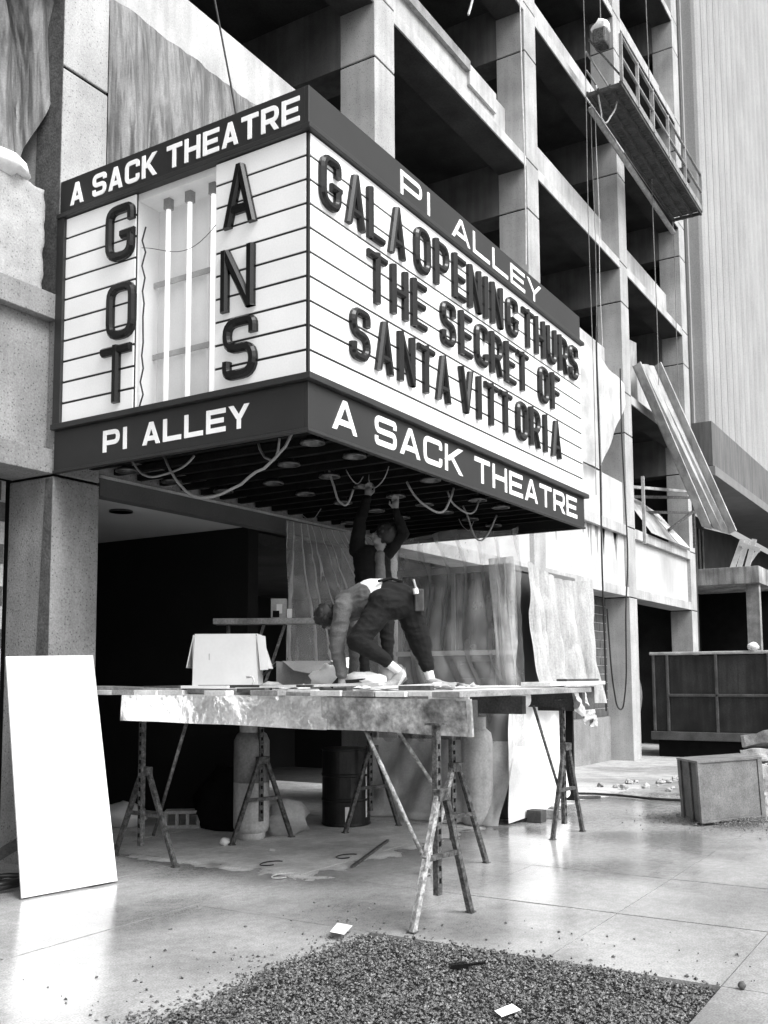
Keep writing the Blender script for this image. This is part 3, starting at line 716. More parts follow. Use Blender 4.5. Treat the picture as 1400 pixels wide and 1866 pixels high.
# ------------------------------------------------------------------ chute, outrigger and plywood in the bay by the last column
ch = thing('debris_chute', (24.6, 7.4, 9.6), 'long plank debris chute slanting down from the upper bay', 'chute')
A1, A2 = Vector((24.05, 7.38, 9.55)), Vector((25.9, 7.38, 10.05)); B1, B2 = Vector((27.0, 6.50, 5.72)), Vector((27.25, 5.88, 5.52))
for k in range(3):
    t0, t1 = k/3+.01, (k+1)/3-.01; th = Vector((.02, .06, .03)); dz_ = Vector((0, -.03 if k == 1 else 0, .03 if k == 1 else 0))
    p = [A1.lerp(A2, t0)+dz_, A1.lerp(A2, t1)+dz_, B1.lerp(B2, t1)+dz_, B1.lerp(B2, t0)+dz_]
    MB().hexa([q+th for q in p]+p).build('plank', plywood, ch)
for (a, b) in ((A1, B1), (A2, B2)):
    d = Vector((-.05, -.18, .06)); th = Vector((.05, -.01, .02))
    MB().hexa([a, a+th, b+th, b, a+d, a+th+d, b+th+d, b+d]).build('side_board', plywood, ch)
MB().hexa([B1+Vector((0,0,-.02)), B1+Vector((.05,0,-.02)), B2+Vector((.05,0,-.02)), B2+Vector((0,0,-.02)), B1+Vector((.1,-.1,.3)), B1+Vector((.15,-.1,.3)), B2+Vector((.15,-.1,.3)), B2+Vector((.1,-.1,.3))]).build('end_board', timber_pale, ch)
ob = thing('outrigger_frame', (24.1, 7.3, 6.4), 'steel outrigger frame standing off the sill below the chute', 'frame')
for (a, b, m) in [((24.05,7.5,6.45),(28.6,7.2,7.02),rust_rail), ((24.4,7.9,6.3),(28.6,7.2,6.85),steelpaint), ((25.9,7.8,6.1),(28.9,7.2,6.45),steelpaint), ((28.7,7.2,6.45),(27.2,7.5,5.75),steelpaint), ((28.75,7.2,5.4),(28.75,7.2,7.05),steelpaint), ((24.1,7.25,5.0),(24.1,7.25,6.7),rust_rail)]:
    MB().bar(a, b, .07, .07).build('rail', m, ob)
def ply(name, p, m, label, th=(.03, .03, .02)):
    th = Vector(th); p = [Vector(q) for q in p]
    return tag(MB().hexa([q+th for q in p]+p).build(name, m), label, 'plywood')
ply('plywood_sheet', [(25.1,7.36,5.40),(27.6,7.36,5.40),(26.2,7.9,6.42),(24.35,7.9,6.42)], plywood, 'stained plywood sheet leaning out on the sill beside the fourth column')
ply('plywood_sheet', [(27.62,7.34,5.40),(28.9,7.34,5.40),(27.75,7.9,6.30),(26.24,7.88,6.38)], timber_pale, 'paler narrow plywood sheet leaning next to the last column')
ply('plywood_sheet', [(24.1,7.9,9.0),(26.0,7.9,8.9),(25.4,7.7,10.6),(24.2,7.8,10.5)], plywood, 'plywood sheet standing at the head of the chute')
def lower_drape(u, v):
    x = 24.1+u*4.2; z = 3.6-v*2.9; return (x, 8.9+.12*math.sin(x*5+v*2)+.2*nz((x, z, 0), .9, 6), z)
tag(cloth('dust_sheet', lower_drape, 40, 16, tarp_g), 'dark sheet hanging in the street-level bay behind the container', 'sheet')

# ------------------------------------------------------------------ waste container
dp = thing('waste_container', (25, 5.2, -.3), 'long stained steel waste container with ribbed side at far right', 'container')
def dz(y): return 0.
X = 25.0
box('body', rust, dp, X+.06, X+2.3, 1.6, 7.45, .18, 2.22)
box('opening', blackm, dp, X+.16, X+2.2, 1.7, 7.35, 2.222, 2.24)
box('top_rail', rust_rail, dp, X-.02, X+.14, 1.55, 7.5, 2.243, 2.32, .02)
box('mid_rail', rust_dark, dp, X-.03, X+.058, 1.6, 7.05, 1.20, 1.27, .015)
box('bottom_rail', rust_dark, dp, X-.05, X+.058, 1.55, 7.5, .12, .33, .015)
for y in (7.40, 7.05, 5.85, 4.62, 3.4, 2.2):
    box('rib', rust_dark, dp, X-.03, X+.057, y-.032, y+.032, .331, 2.242, .012)
box('gap_shade_box', blackm, dp, X+.12, X+2.2, 1.7, 7.35, -.32, .117)  # near-black box painted in for the shaded gap under the body
pp = MB(); pp.blob((25.0, 4.95, 2.42), (.1, .14, .10), 5, .5); tag(pp.build('paper_scrap', paperm, smooth=True), 'white paper scrap caught on the container rim', 'paper')

# ------------------------------------------------------------------ rubble, sacks and crate at the right
rnd = random.Random(21); rb = MB()
for k in range(430):
    x = rnd.uniform(15.5, 24.3); y = 5.6-(x-17)*.1-abs(rnd.gauss(0, 2.0)) if rnd.random() < .5 else rnd.uniform(1.6, 4.6)
    s = rnd.uniform(.03, .15) if x > 19 else rnd.uniform(.02, .09)
    rb.blob((x, y, gz(x)+s*.4), (s, s*.8, s*.6), k, .6, 6)
tag(rb.build('rubble', stonem), 'loose broken masonry strewn before the waste container', 'rubble', kind='stuff')
rnd = random.Random(4)
labs = ['lowest thick slab of broken paving piled at the right edge', 'slanting broken slab leaning on the pile at the right edge', 'thin broken slab lying flat near the top of the pile at the right edge', 'topmost jagged slab of the pile at the right edge', 'small broken slab lying in front of the pile at the right edge']
for k, (c_, sz_, rot_) in enumerate([((15.6, 2.95, .14), (1.0, .8, .30), (0, .03, .3)), ((15.5, 3.1, .40), (.8, .6, .2), (.22, -.1, .9)), ((15.7, 2.95, .62), (.75, .7, .16), (-.08, .1, .1)), ((15.8, 3.0, .84), (.5, .55, .18), (.15, .2, 1.3)), ((14.6, 2.75, .06), (.5, .35, .16), (.05, .0, .6))]):
    o = link('masonry_chunk', rough_block(-sz_[0]/2, sz_[0]/2, -sz_[1]/2, sz_[1]/2, -sz_[2]/2, sz_[2]/2, 7, .09, k*3.1), stonem); o.location = (c_[0], c_[1], gz(c_[0])+c_[2]); o.rotation_euler = rot_
    tag(o, labs[k], 'slab', 'broken slabs piled at the right edge')
tn = MB(); tn.tube([(14.6, 2.2, gz(14.6)+.08), (14.9, 2.75, gz(15)+.1)], .07, 8); tag(tn.build('pipe_offcut', rust_rail, smooth=True), 'short pipe offcut lying behind the wooden crate', 'pipe')

cr = thing('wooden_crate', (12.1, 2.72, 0), 'weathered wooden crate standing tilted on gravel at the right', 'crate')
c0 = Vector((11.62, 2.93, .03)); ex = Vector((.80, -.53, .015)); ey = Vector((.42, .34, .0)); ez = Vector((-.05, .02, .70))
def crp(u, v, w_): return c0+ex*u+ey*v+ez*w_
def crbox(name, m, u0, u1, v0, v1, w0, w1):
    MB().hexa([crp(u0,v0,w0),crp(u1,v0,w0),crp(u1,v1,w0),crp(u0,v1,w0),crp(u0,v0,w1),crp(u1,v0,w1),crp(u1,v1,w1),crp(u0,v1,w1)]).build(name, m, cr, .004)
crbox('front_panel', cratem, .06, .94, .01, .05, .04, .97)
crbox('side_panel', crated, .01, .04, .10, .95, .03, .97)
crbox('side_panel', crated, .96, .99, .10, .95, .03, .97)
crbox('back_panel', crated, .04, .96, .95, .98, .03, .97)
crbox('lid', cratem, -.015, 1.015, -.02, 1.02, .972, 1.01)
crbox('corner_batten', cratem, -.012, .058, -.015, .085, 0, .97)
crbox('corner_batten', cratem, .942, 1.012, -.015, .085, 0, .97)
crbox('bottom_batten', cratem, .06, .94, -.005, .05, 0, .038)
crbox('side_batten', crated, -.015, .009, .40, .52, .0, .97)
crbox('side_batten', crated, -.015, .009, .86, 1.0, .0, .97)

# ------------------------------------------------------------------ leaning white board, oddments at left
wb = MB(); a = Vector((5.19, 6.542, .01)); b = Vector((6.038, 6.399, .01))
off = Vector((.16, .97, 0)).normalized()*.62
tL = Vector((5.52, 7.25, 1.90)); tR = Vector((6.43, 7.19, 1.925))
nrm = (b-a).cross(tL-a).normalized()*-.018
wb.hexa([a, b, b-nrm, a-nrm, tL, tR, tR-nrm, tL-nrm])
tag(wb.build('white_board', whiteboard), 'tall blank white board leaning against the near column', 'board')
ts = MB(); ts.bar((5.4, 7.55, .05), (5.75, 7.28, .30), .05, .09); tag(ts.build('timber_offcut', timber_dark), 'dark timber offcut propped behind the white board', 'timber')
hs = MB(); hs.tube([(5.35+.28*math.cos(t*.5), 7.05+.2*math.sin(t*.5), .03+.002*t) for t in range(26)], .025, 6); tag(hs.build('hose_coil', drumm, smooth=True), 'coil of black hose on the paving at the far left', 'hose')

# ------------------------------------------------------------------ work platform on trestles
DZ = 1.605
pf = thing('work_platform', (8.5, 5.4, 1.3), 'timber work platform under the marquee faced with battered sheet metal', 'platform')
# planks run along the street, laid side by side
yy = 3.32; rnd = random.Random(31)
pk = 0
while yy < 7.0:
    wdt = rnd.uniform(.24, .30); x0 = 6.50+rnd.uniform(-.10, .04); x1 = 10.6+rnd.uniform(-.3, .35)
    if yy < 3.9: x1 = 9.1+rnd.uniform(-.2, .2)
    MB().box(x0, x1, yy, yy+wdt-.008, DZ-.045+rnd.uniform(-.004, .004), DZ+rnd.uniform(-.006, .008)).build('plank', timber_pale if pk % 3 else timber, pf, .004)
    yy += wdt; pk += 1
MB().bar((6.62, 7.30, DZ+.02), (6.62, 3.5, DZ-.06), .22, .04).build('edge_plank', timber, pf, .004)
# bearers
MB().bar((6.75, 6.95, DZ-.15), (6.62, 3.3, DZ-.15), .08, .16).build('bearer', timber_dark, pf)
MB().bar((8.25, 6.95, DZ-.15), (8.2, 3.6, DZ-.15), .08, .16).build('bearer', timber_dark, pf)
MB().bar((10.3, 6.8, DZ-.15), (10.25, 3.8, DZ-.15), .08, .16).build('bearer', timber_dark, pf)
# sheet-metal fascia, dented, two pieces
def fasc(y0, y1, z_top0, z_top1, zb0, zb1, seed, amp):
    def f(u, v):
        y = y0+(y1-y0)*u; zt = z_top0+(z_top1-z_top0)*u; zb = zb0+(zb1-zb0)*u; z = zt+(zb-zt)*v
        return (6.485+amp*nz((y*2.4, z*3, 0), 1, seed)+.015*math.sin(y*6)*v, y, z+.012*nz((y*1.5, 0, v), 1, seed+1)*v)
    return f
o = cloth('sheet_metal_fascia', fasc(6.85, 4.55, 1.575, 1.56, 1.335, 1.295, 1, .035), 60, 8, galv, pf)
o = cloth('sheet_metal_fascia', fasc(4.60, 3.30, 1.555, 1.54, 1.292, 1.275, 5, .03), 50, 8, galv_dirty, pf)
MB().bar((6.50, 3.29, 1.545), (6.52, 3.285, 1.27), .035, .03).build('bent_edge_strip', galv, pf)
MB().bar((6.50, 3.62, 1.553), (6.50, 3.29, 1.548), .03, .03).build('bent_edge_strip', galv, pf)
MB().bar((8.9, 3.78, DZ+.03), (11.15, 4.02, DZ+.03), .30, .04).build('edge_plank', timber_pale, pf, .004)
MB().bar((10.0, 3.95, DZ+.065), (11.0, 3.95, DZ+.065), .12, .025).build('edge_plank', timber_dark, pf, .004)

def trestle_end(c, ax, half, apex, top, label, post_low=.18, m=steelpaint, m2=None):
    """adjustable steel trestle end: splayed legs, cross bar and a sliding perforated post"""
    c = Vector(c); ax = Vector(ax).to_3d().normalized(); side = Vector((-ax.y, ax.x, 0))
    t = thing('trestle', c, label, 'trestle', 'steel trestles under the platform')
    ap = c+Vector((0,0,apex))
    for s in (-1, 1):
        foot = c+ax*half*s
        MB().bar(foot+Vector((0,0,.002)), ap+ax*.045*s, .045, .04, side).build('leg', (m2 or m) if s < 0 else m, t, .003)
        MB().bar(foot-ax*.03, foot+ax*.03, .06, .02).build('foot', m, t)
    za = apex*.52; hw = half*(1-za/apex)+.045
    MB().bar(c+ax*-hw+Vector((0,0,za)), c+ax*hw+Vector((0,0,za)), .035, .035).build('cross_bar', m, t)
    p0 = c+side*.04
    MB().bar(p0+Vector((0,0,post_low)), p0+Vector((0,0,top)), .055, .045, side).build('post', m, t, .003)
    hol = MB(); z = post_low+.1
    while z < top-.1:
        for sg in (-1, 1):
            a_ = p0+side*(.0232*sg)+Vector((0,0,z)); hol.bar(a_-ax*.012, a_+ax*.012, .004, .035)
        z += .085
    hol.build('post_holes', blackm, t)['kind'] = 'stuff'
    MB().bar(ap-ax*.07, ap+ax*.07, .07, .08).build('collar', m, t, .005)
    MB().box(p0.x-.06, p0.x+.06, p0.y-.06, p0.y+.06, top-.005, top+.012).build('head_plate', m, t)
    return t
trestle_end((6.85, 6.90, 0), (.13, .99), .46, .84, 1.37, 'dark trestle at the left end of the platform beside the white board', .15)
trestle_end((8.33, 6.67, 0), (.95, -.28), .38, .84, 1.37, 'trestle standing against the white gas cylinder', .2)
trestle_end((6.23, 3.38, 0), (1, -.10), .36, .88, 1.37, 'paint-crusted trestle nearest the camera under the platform corner', .18, steelpaint, steelpale)
trestle_end((7.98, 4.18, 0), (1, -.22), .42, .90, 1.37, 'paint-crusted trestle just behind the nearest one', .25, steelpaint, steelpale)
trestle_end((10.26, 4.02, 0), (1, -.10), .35, .95, 1.45, 'trestle at the right end of the platform by the white sheeting', .12)
trestle_end((9.6, 6.1, 0), (1, -.3), .4, .9, 1.37, 'rear trestle in the shade behind the black drum', .2)
def brace(a, b, m, label):
    return tag(MB().tube([a, b], .016, 7).build('brace_rod', m, smooth=True), label, 'rod', 'brace rods under the platform')
brace((6.6, 6.15, 1.32), (7.0, 6.93, .22), steelpaint, 'thin brace rod running down to the left trestle')
brace((6.56, 4.25, 1.33), (6.30, 3.52, .32), steelpale, 'brace rod slanting from the fascia to the nearest trestle')
brace((7.5, 4.62, 1.40), (8.0, 4.26, .52), steelpale, 'brace rod slanting to the second crusted trestle')
brace((9.7, 4.15, 1.40), (10.2, 4.06, .40), steelpaint, 'brace rod of the right end trestle')

# boxed end and bits at the right end of the platform
be = thing('timber_box', (10.9, 4.1, 1.3), 'dark timber box hanging under the right end of the platform', 'box')
box('box_front', timber_dark, be, 10.45, 10.95, 3.93, 3.96, 1.33, 1.595); box('box_side', timber_dark, be, 10.40, 10.44, 3.93, 4.4, 1.33, 1.595); box('box_bottom', timber_dark, be, 10.45, 10.95, 3.965, 4.4, 1.33, 1.36)
def bundle(cx, cy, zt, w_, h_, seed, amp):
    def f(u, v):
        a_ = (u-.5)*w_*(1-.35*v); z = zt-v*h_*(.75+.25*math.sin(u*7+seed)+.15*nz((u*6, seed, 0), 1))
        return (cx+a_, cy-.05-amp*abs(math.sin(u*6+seed+1.5*nz((u*2, v*2, seed), 1)))*(.3+.7*v)-.03*abs(nz((u*5, v*5, seed), 1)), z)
    return f
tag(cloth('canvas_bundle', bundle(10.22, 3.93, 1.57, .40, .30, 5, .10), 30, 18, tarp_p), 'pale canvas rag hanging beside the dark timber box', 'canvas')
tag(cloth('torn_cloth', bundle(10.62, 3.95, 1.34, .40, .20, 9, .08), 36, 18, tarp_p), 'torn canvas strip hanging lowest under the dark timber box', 'cloth')
# ------------------------------------------------------------------ things on the platform
wbx = thing('white_carton', (6.92, 6.02, DZ), 'open white carton with drooping flaps on the platform', 'carton')
f0 = Vector((6.92, 6.0, DZ+.01)); e1 = Vector((.5253, -.851, 0)); e2 = Vector((.851, .5253, 0))
def cbox(name, m, u0, u1, v0, v1, w0, w1, par, lean=0.):
    P = lambda u, v, w_: f0+e1*u+e2*v+Vector((0,0,w_))
    MB().hexa([P(u0,v0,w0),P(u1,v0,w0),P(u1,v1,w0),P(u0,v1,w0),P(u0+lean,v0,w1),P(u1-lean,v0,w1),P(u1-lean,v1,w1),P(u0+lean,v1,w1)]).build(name, m, par)
cbox('front_wall', cardw, -.29, .31, 0, .006, 0, .50, wbx, .02); cbox('back_wall', cardw, -.29, .31, .42, .426, 0, .50, wbx, .02)
cbox('side_wall', cardw, -.288, -.282, .007, .419, 0, .49, wbx); cbox('side_wall', cardw, .302, .308, .007, .419, 0, .49, wbx)
def flap(pts, m, par, th=(0, 0, .005)):
    th = Vector(th); p = [f0+e1*q[0]+e2*q[1]+Vector((0,0,q[2])) for q in pts]
    MB().hexa(p+[q+th for q in p]).build('flap', m, par)
flap([(.29,.02,.50),(.29,.40,.50),(.40,.40,.18),(.40,.02,.18)], cardw, wbx, (.004,-.006,.003))
flap([(.30,-.01,.49),(.38,-.02,.475),(.41,-.03,.17),(.335,-.02,.165)], cardw, wbx, (.004,.004,.0))
flap([(-.29,.02,.49),(-.29,.3,.49),(-.35,.3,.19),(-.35,.02,.19)], cardw, wbx, (.004,-.006,.003))
mk = MB(); P = lambda u, w_: f0+e1*u+e2*(-.002)+Vector((0,0,w_)); mk.hexa([P(-.14,.26),P(-.13,.26),P(-.13,.26)+e2*.001,P(-.14,.26)+e2*.001,P(-.14,.32),P(-.13,.32),P(-.13,.32)+e2*.001,P(-.14,.32)+e2*.001]); mk.build('scuff_mark', tarp_p, wbx)
cbx = thing('cardboard_box', (7.4, 5.55, DZ), 'open brown cardboard box with raised flaps beside the white carton', 'carton')
f0 = Vector((7.55, 5.66, DZ+.01)); 
cbox('front_wall', cardg, -.18, .34, 0, .006, 0, .24, cbx); cbox('back_wall', cardg, -.18, .34, .4, .406, 0, .26, cbx); cbox('side_wall', cardg, .334, .34, .007, .4, 0, .25, cbx); cbox('side_wall', cardg, -.18, -.174, .007, .4, 0, .25, cbx)
flap([(-.12,0,.25),(.34,0,.25),(.22,-.16,.12),(-.0,-.16,.16)], cardg, cbx); flap([(.34,.0,.25),(.34,.4,.27),(.56,.4,.30),(.56,.02,.16)], cardw, cbx); flap([(-.18,.0,.25),(-.18,.4,.25),(-.34,.4,.12),(-.34,.0,.10)], cardg, cbx)
def lump_thing(name, c, rad, m, label, cat, seed, amp=.4):
    b_ = MB(); b_.blob(c, rad, seed, amp, 16, 2.2); return tag(b_.build(name, m, smooth=True), label, cat)
lump_thing('paper_bag', (7.45, 5.20, DZ+.10), (.18, .17, .12), paperm, 'crumpled white bag in front of the brown cardboard box', 'bag', 11)
lump_thing('work_glove', (7.05, 5.55, DZ+.035), (.11, .08, .04), tarp_p, 'pale work glove on the plank edge', 'glove', 12)
hk = MB(); hk.tube([(6.98, 5.72, DZ+.02), (6.99, 5.70, DZ+.08), (6.98, 5.72, DZ+.12), (6.95, 5.76, DZ+.11)], .012, 6); tag(hk.build('wire_hook', rope_pale, smooth=True), 'small pale bent hook standing on the platform edge', 'hook')
lump_thing('crumpled_paper', (7.30, 4.72, DZ+.06), (.22, .20, .08), paperm, 'crumpled pale paper under the bending worker', 'paper', 14, .6)
lump_thing('crumpled_paper', (7.5, 4.55, DZ+.11), (.10, .12, .12), tarp_p, 'grey crumpled rag between the bending worker\'s legs', 'rag', 15, .6)
for k, (p, q, m, lab) in enumerate([((6.58,5.95,DZ+.035),(6.62,4.75,DZ+.035),timber_dark,'dark lath lying along the platform edge below the carton'),
        ((6.55,5.25,DZ+.03),(6.75,4.2,DZ+.05),timber_pale,'pale lath lying along the platform edge below the worker'), ((6.52,6.1,DZ+.03),(6.56,5.6,DZ+.03),whiteboard,'short white offcut on the platform edge below the carton'),
        ((6.6,4.2,DZ+.02),(6.9,3.6,DZ+.05),timber_pale,'pale splintered board beneath the worker\'s rear foot')]):
    tag(MB().bar(p, q, .12, .022).build('lath', m), lab, 'lath')
tl = MB(); tl.bar((6.9,4.75,DZ+.06), (7.15,4.62,DZ+.08), .04, .03); tl.bar((6.88,4.78,DZ+.02), (6.93,4.70,DZ+.13), .035, .03); tag(tl.build('hand_tool', blackl), 'black hand tool lying by the worker\'s hand', 'tool')
rnd = random.Random(63)
for k, (x, y, lab) in enumerate([(6.85,4.35,'torn paper scrap near the platform edge left of the worker\'s foot'), (7.0,3.85,'torn paper scrap by the worker\'s planted foot'), (6.75,5.1,'torn paper scrap right of the pale glove'), (7.8,4.0,'torn paper scrap on the far right planks')]):
    mb = MB(); n_ = 5; vs = [(x+rnd.uniform(-.12,.12)+i*.03, y+rnd.uniform(-.12,.12)-j*.05, DZ+.012+.03*rnd.random()*((i+j) % 2)) for j in range(4) for i in range(4)]
    vs = [(x+(i-1.5)*.07+rnd.uniform(-.02,.02), y+(j-1.5)*.08+rnd.uniform(-.02,.02), DZ+.014+.05*rnd.random()*((i*j+k) % 2)) for j in range(4) for i in range(4)]
    mb.add(vs, [(j*4+i, j*4+i+1, j*4+i+5, j*4+i+4) for j in range(3) for i in range(3)]); tag(mb.build('paper_scrap', paperm), lab, 'paper')
for k, (p_, q_, lab) in enumerate([((6.56,6.6,DZ+.02),(6.6,6.2,DZ+.025),'dark splintered offcut at the left end of the platform edge'), ((6.5,5.45,DZ+.0),(6.5,5.15,DZ+.005),'dark wood chip on the platform edge below the brown box'), ((6.5,4.6,DZ+.0),(6.52,4.35,DZ+.005),'dark wood chip on the platform edge below the worker\'s hands'), ((6.55,3.9,DZ+.02),(6.6,3.65,DZ+.02),'dark wood chip near the right end of the fascia')]):
    tag(MB().bar(p_, q_, .10, .035).build('wood_chip', timber_dark), lab, 'wood chip')
# small trestle table behind with tins
tb = thing('plank_table', (8.3, 6.5, DZ), 'rough plank shelf on thin legs behind the cartons', 'table')
MB().bar((7.98, 7.05, 2.31), (8.66, 5.92, 2.31), .24, .06).build('shelf_plank', timber, tb, .004)
for (a, b) in [((8.08,6.95,2.28),(8.08,6.95,DZ)), ((8.25,6.6,2.28),(8.10,6.75,DZ)), ((8.38,6.42,2.28),(8.22,6.58,DZ)), ((8.6,6.0,2.28),(8.62,5.9,DZ))]:
    MB().bar(a, b, .03, .03).build('leg', steelpaint, tb)
tnn = thing('open_tin', (8.33, 6.45, 2.34), 'square grey tin with white spill standing on the plank shelf', 'tin')
f0 = Vector((8.33, 6.47, 2.345))
cbox('tin_body', mat('grey tin', .30, .5, .2, 8), -.08, .08, 0, .14, 0, .21, tnn)
cbox('tin_label', cardw, -.02, .04, -.006, -.001, .05, .15, tnn); cbox('tin_label', blackm, -.06, .01, -.009, -.0065, .01, .08, tnn)
cbox('small_cup', paperm, .09, .14, 0, .06, 0, .10, tnn)

# ------------------------------------------------------------------ under the platform
tk = thing('gas_cylinder', (8.36, 6.86, 0), 'tall dirty white gas cylinder under the platform', 'gas cylinder')
c = (8.40, 6.88, 0.)
MB().lathe([(.14,.0),(.15,.02),(.15,.07)], c).build('foot_ring', tankm, tk, smooth=False)
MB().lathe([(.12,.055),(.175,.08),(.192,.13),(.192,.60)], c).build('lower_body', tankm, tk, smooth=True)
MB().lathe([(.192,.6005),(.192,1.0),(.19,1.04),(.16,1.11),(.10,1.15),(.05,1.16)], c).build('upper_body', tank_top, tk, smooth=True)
MB().lathe([(.13,1.12),(.13,1.28),(.115,1.28),(.115,1.12)], c).build('collar', tankm, tk)
MB().lathe([(.03,1.16),(.03,1.26)], c, 12).build('valve', steelpaint, tk)
dr = thing('oil_drum', (9.75, 6.6, 0), 'black oil drum with two hoops and a small label under the platform', 'drum')
c = (9.78, 6.58, 0.)
pr = [(.27,.0),(.29,.01),(.29,.02),(.283,.03),(.283,.28),(.292,.29),(.292,.31),(.283,.32),(.283,.56),(.292,.57),(.292,.59),(.283,.60),(.283,.86),(.29,.87),(.29,.885),(.27,.885)]
MB().lathe(pr, c, 40).build('drum_body', drumm, dr, smooth=False, bevel=.003)
def on_drum(ang, z0, z1, w_, m, name):
    mb = MB(); vs = []
    for k in range(5):
        a_ = ang+(k/4-.5)*w_; vs += [(c[0]+.2875*math.cos(a_), c[1]+.2875*math.sin(a_), z0), (c[0]+.2875*math.cos(a_), c[1]+.2875*math.sin(a_), z1)]
    mb.add(vs, [(2*k, 2*k+2, 2*k+3, 2*k+1) for k in range(4)]); mb.build(name, m, dr)
camang = math.atan2(-6.58, -9.78)
on_drum(camang+.04, .06, .23, .17, paperm, 'label'); on_drum(camang+.95, .10, .78, .10, paperm, 'paint_run')
cb = thing('concrete_block', (8.7, 8.0, 0), 'hollow grey concrete block lying on the floor in the shade', 'block')
f0 = Vector((8.55, 8.02, .0)); e1 = Vector((.6, -.8, 0)); e2 = Vector((.8, .6, 0))
bm_ = MB()
P = lambda u, v, w_: f0+e1*u+e2*v+Vector((0,0,w_))
def bx_(u0,u1,v0,v1,w0,w1): bm_.hexa([P(u0,v0,w0),P(u1,v0,w0),P(u1,v1,w0),P(u0,v1,w0),P(u0,v0,w1),P(u1,v0,w1),P(u1,v1,w1),P(u0,v1,w1)])
for (u0,u1) in ((-.2,-.165),(-.075,-.04),(.045,.08),(.165,.2)): bx_(u0,u1,0,.19,.036,.164)
bx_(-.2,.2,0,.19,0,.0355); bx_(-.2,.2,0,.19,.1645,.2)
bm_.build('block_body', mat('pale grey block', .5, .9, .2, 8, .2, 60, .3), cb)
lump_thing('plastic_bag', (8.35, 8.75, .12), (.24, .30, .15), paperm, 'pale full bag on the floor behind the white board', 'bag', 17, .3)
lump_thing('plastic_bundle', (8.85, 6.75, .16), (.28, .22, .20), plastic_m, 'crumpled polythene bundle beside the gas cylinder', 'polythene', 18, .5)
lump_thing('dark_sack', (8.9, 7.6, .25), (.35, .45, .45), blackm, 'dark shapeless sack behind the gas cylinder', 'sack', 19, .22)
lump_thing('paint_cup', (7.93, 6.84, .035), (.06, .05, .04), paperm, 'small white crushed cup by the gas cylinder trestle', 'cup', 20, .3)
tag(MB().bar((7.55, 5.02, .012), (8.95, 5.50, .012), .03, .02).build('steel_strip', steelpaint), 'thin dark steel strip lying on the dry paving', 'strip')
rnd = random.Random(77)
for k, (x, y, m, lab) in enumerate([(7.35,5.75,drumm,'dark curl of wire on the dry paving'), (6.95,5.30,rope_pale,'pale curl of wire on the wet paving'), (8.0,5.35,drumm,'thin dark wire loop near the black drum')]):
    wr_ = MB(); wr_.tube([(x+.13*math.cos(t*.33), y+.09*math.sin(t*.33)+.01*t/3, .008) for t in range(14)], .005, 5); tag(wr_.build('wire_curl', m), lab, 'wire')
for k, (p, rz, sx, sy, lab) in enumerate([((5.55,3.78),.3,.12,.06,'white paper scrap on the gravel edge'), ((4.64,2.16),-.4,.075,.045,'torn white paper lying on the gravel at the bottom edge'), ((7.9,6.2),.5,.05,.03,'tiny white chip on the floor near the gas cylinder')]):
    q = MB(); q.add([(-sx,-sy,0),(sx*.8,-sy*.9,.006),(sx,sy,.012),(-sx*.7,sy*.8,.004)], [(0,1,2,3)]); o = q.build('paper_scrap', paperm); o.location = (p[0], p[1], .045 if p[0] < 5.76 else .004); o.rotation_euler = (0, 0, rz); tag(o, lab, 'paper')
q = MB(); q.bar((5.20,2.78,.035), (5.27,2.70,.04), .045, .025); q.bar((5.27,2.70,.04), (5.35,2.625,.045), .018, .012); tag(q.build('broken_tool', blackl), 'small black broken tool lying on the gravel', 'tool')
q = MB(); q.blob((5.75,1.27,.02), (.025,.022,.02), 3, .3); tag(q.build('pebble', blockm, smooth=True), 'single dark pebble on the paving at the pit corner', 'pebble')
tag(MB().tube([(14.25+.1*math.sin(k), 5.45-k*.28, gz(14.2)+.02) for k in range(8)], .018, 6).build('ground_cable', drumm), 'black cable crossing the paving towards the crate', 'cable')
tag(MB().bar((13.6,5.3,gz(13.6)+.02), (13.9,4.95,gz(13.8)+.02), .10, .03).build('dark_board', timber_dark), 'dark board on the paving behind the right trestle', 'board')

# ------------------------------------------------------------------ ticket booth wrapped in sheeting
bt = thing('ticket_booth', (12, 5.8, 0), 'glazed ticket booth wrapped in polythene under the marquee end', 'booth')
box('front_base', mat('grey booth panel', .10, .6, .15, 2), bt, 11.05, 11.12, 4.98, 6.62, .0, 1.98)
box('sill', mat('pale booth sill', .5, .6, .1, 2), bt, 11.0, 11.14, 4.98, 6.62, 1.982, 2.04)
for y in (6.58, 5.80, 5.02): box('mullion', mat('booth frame', .30, .4, .1, 2, metal=.6), bt, 11.05, 11.11, y-.025, y+.025, 2.042, 3.02)
box('head', mat('booth frame', .3), bt, 11.04, 11.13, 4.98, 6.62, 3.022, 3.10)
box('window_pane', mat('dark glass', .01, .05, .05, 2, .0, 60, 0, spec=.6), bt, 11.075, 11.085, 5.046, 5.774, 2.042, 3.02)
box('window_pane', mat('dark glass', .01), bt, 11.075, 11.085, 5.826, 6.554, 2.042, 3.02)
box('side_panel', whiteboard, bt, 11.125, 12.0, 4.96, 5.0, .06, 1.40)
box('side_panel', mat('grey booth panel', .22), bt, 11.125, 13.2, 5.001, 5.04, 1.402, 3.02)
box('roof', mat('booth frame', .3), bt, 11.14, 13.2, 4.98, 6.62, 3.03, 3.09)
box('back_panel', interior, bt, 13.15, 13.2, 5.05, 6.62, .0, 3.02)
for k, (y0, y1) in enumerate(((5.72, 5.50), (5.49, 5.28))):
    box('speak_grille', blackm, bt, 11.03, 11.049, y1, y0, 1.70, 1.90)
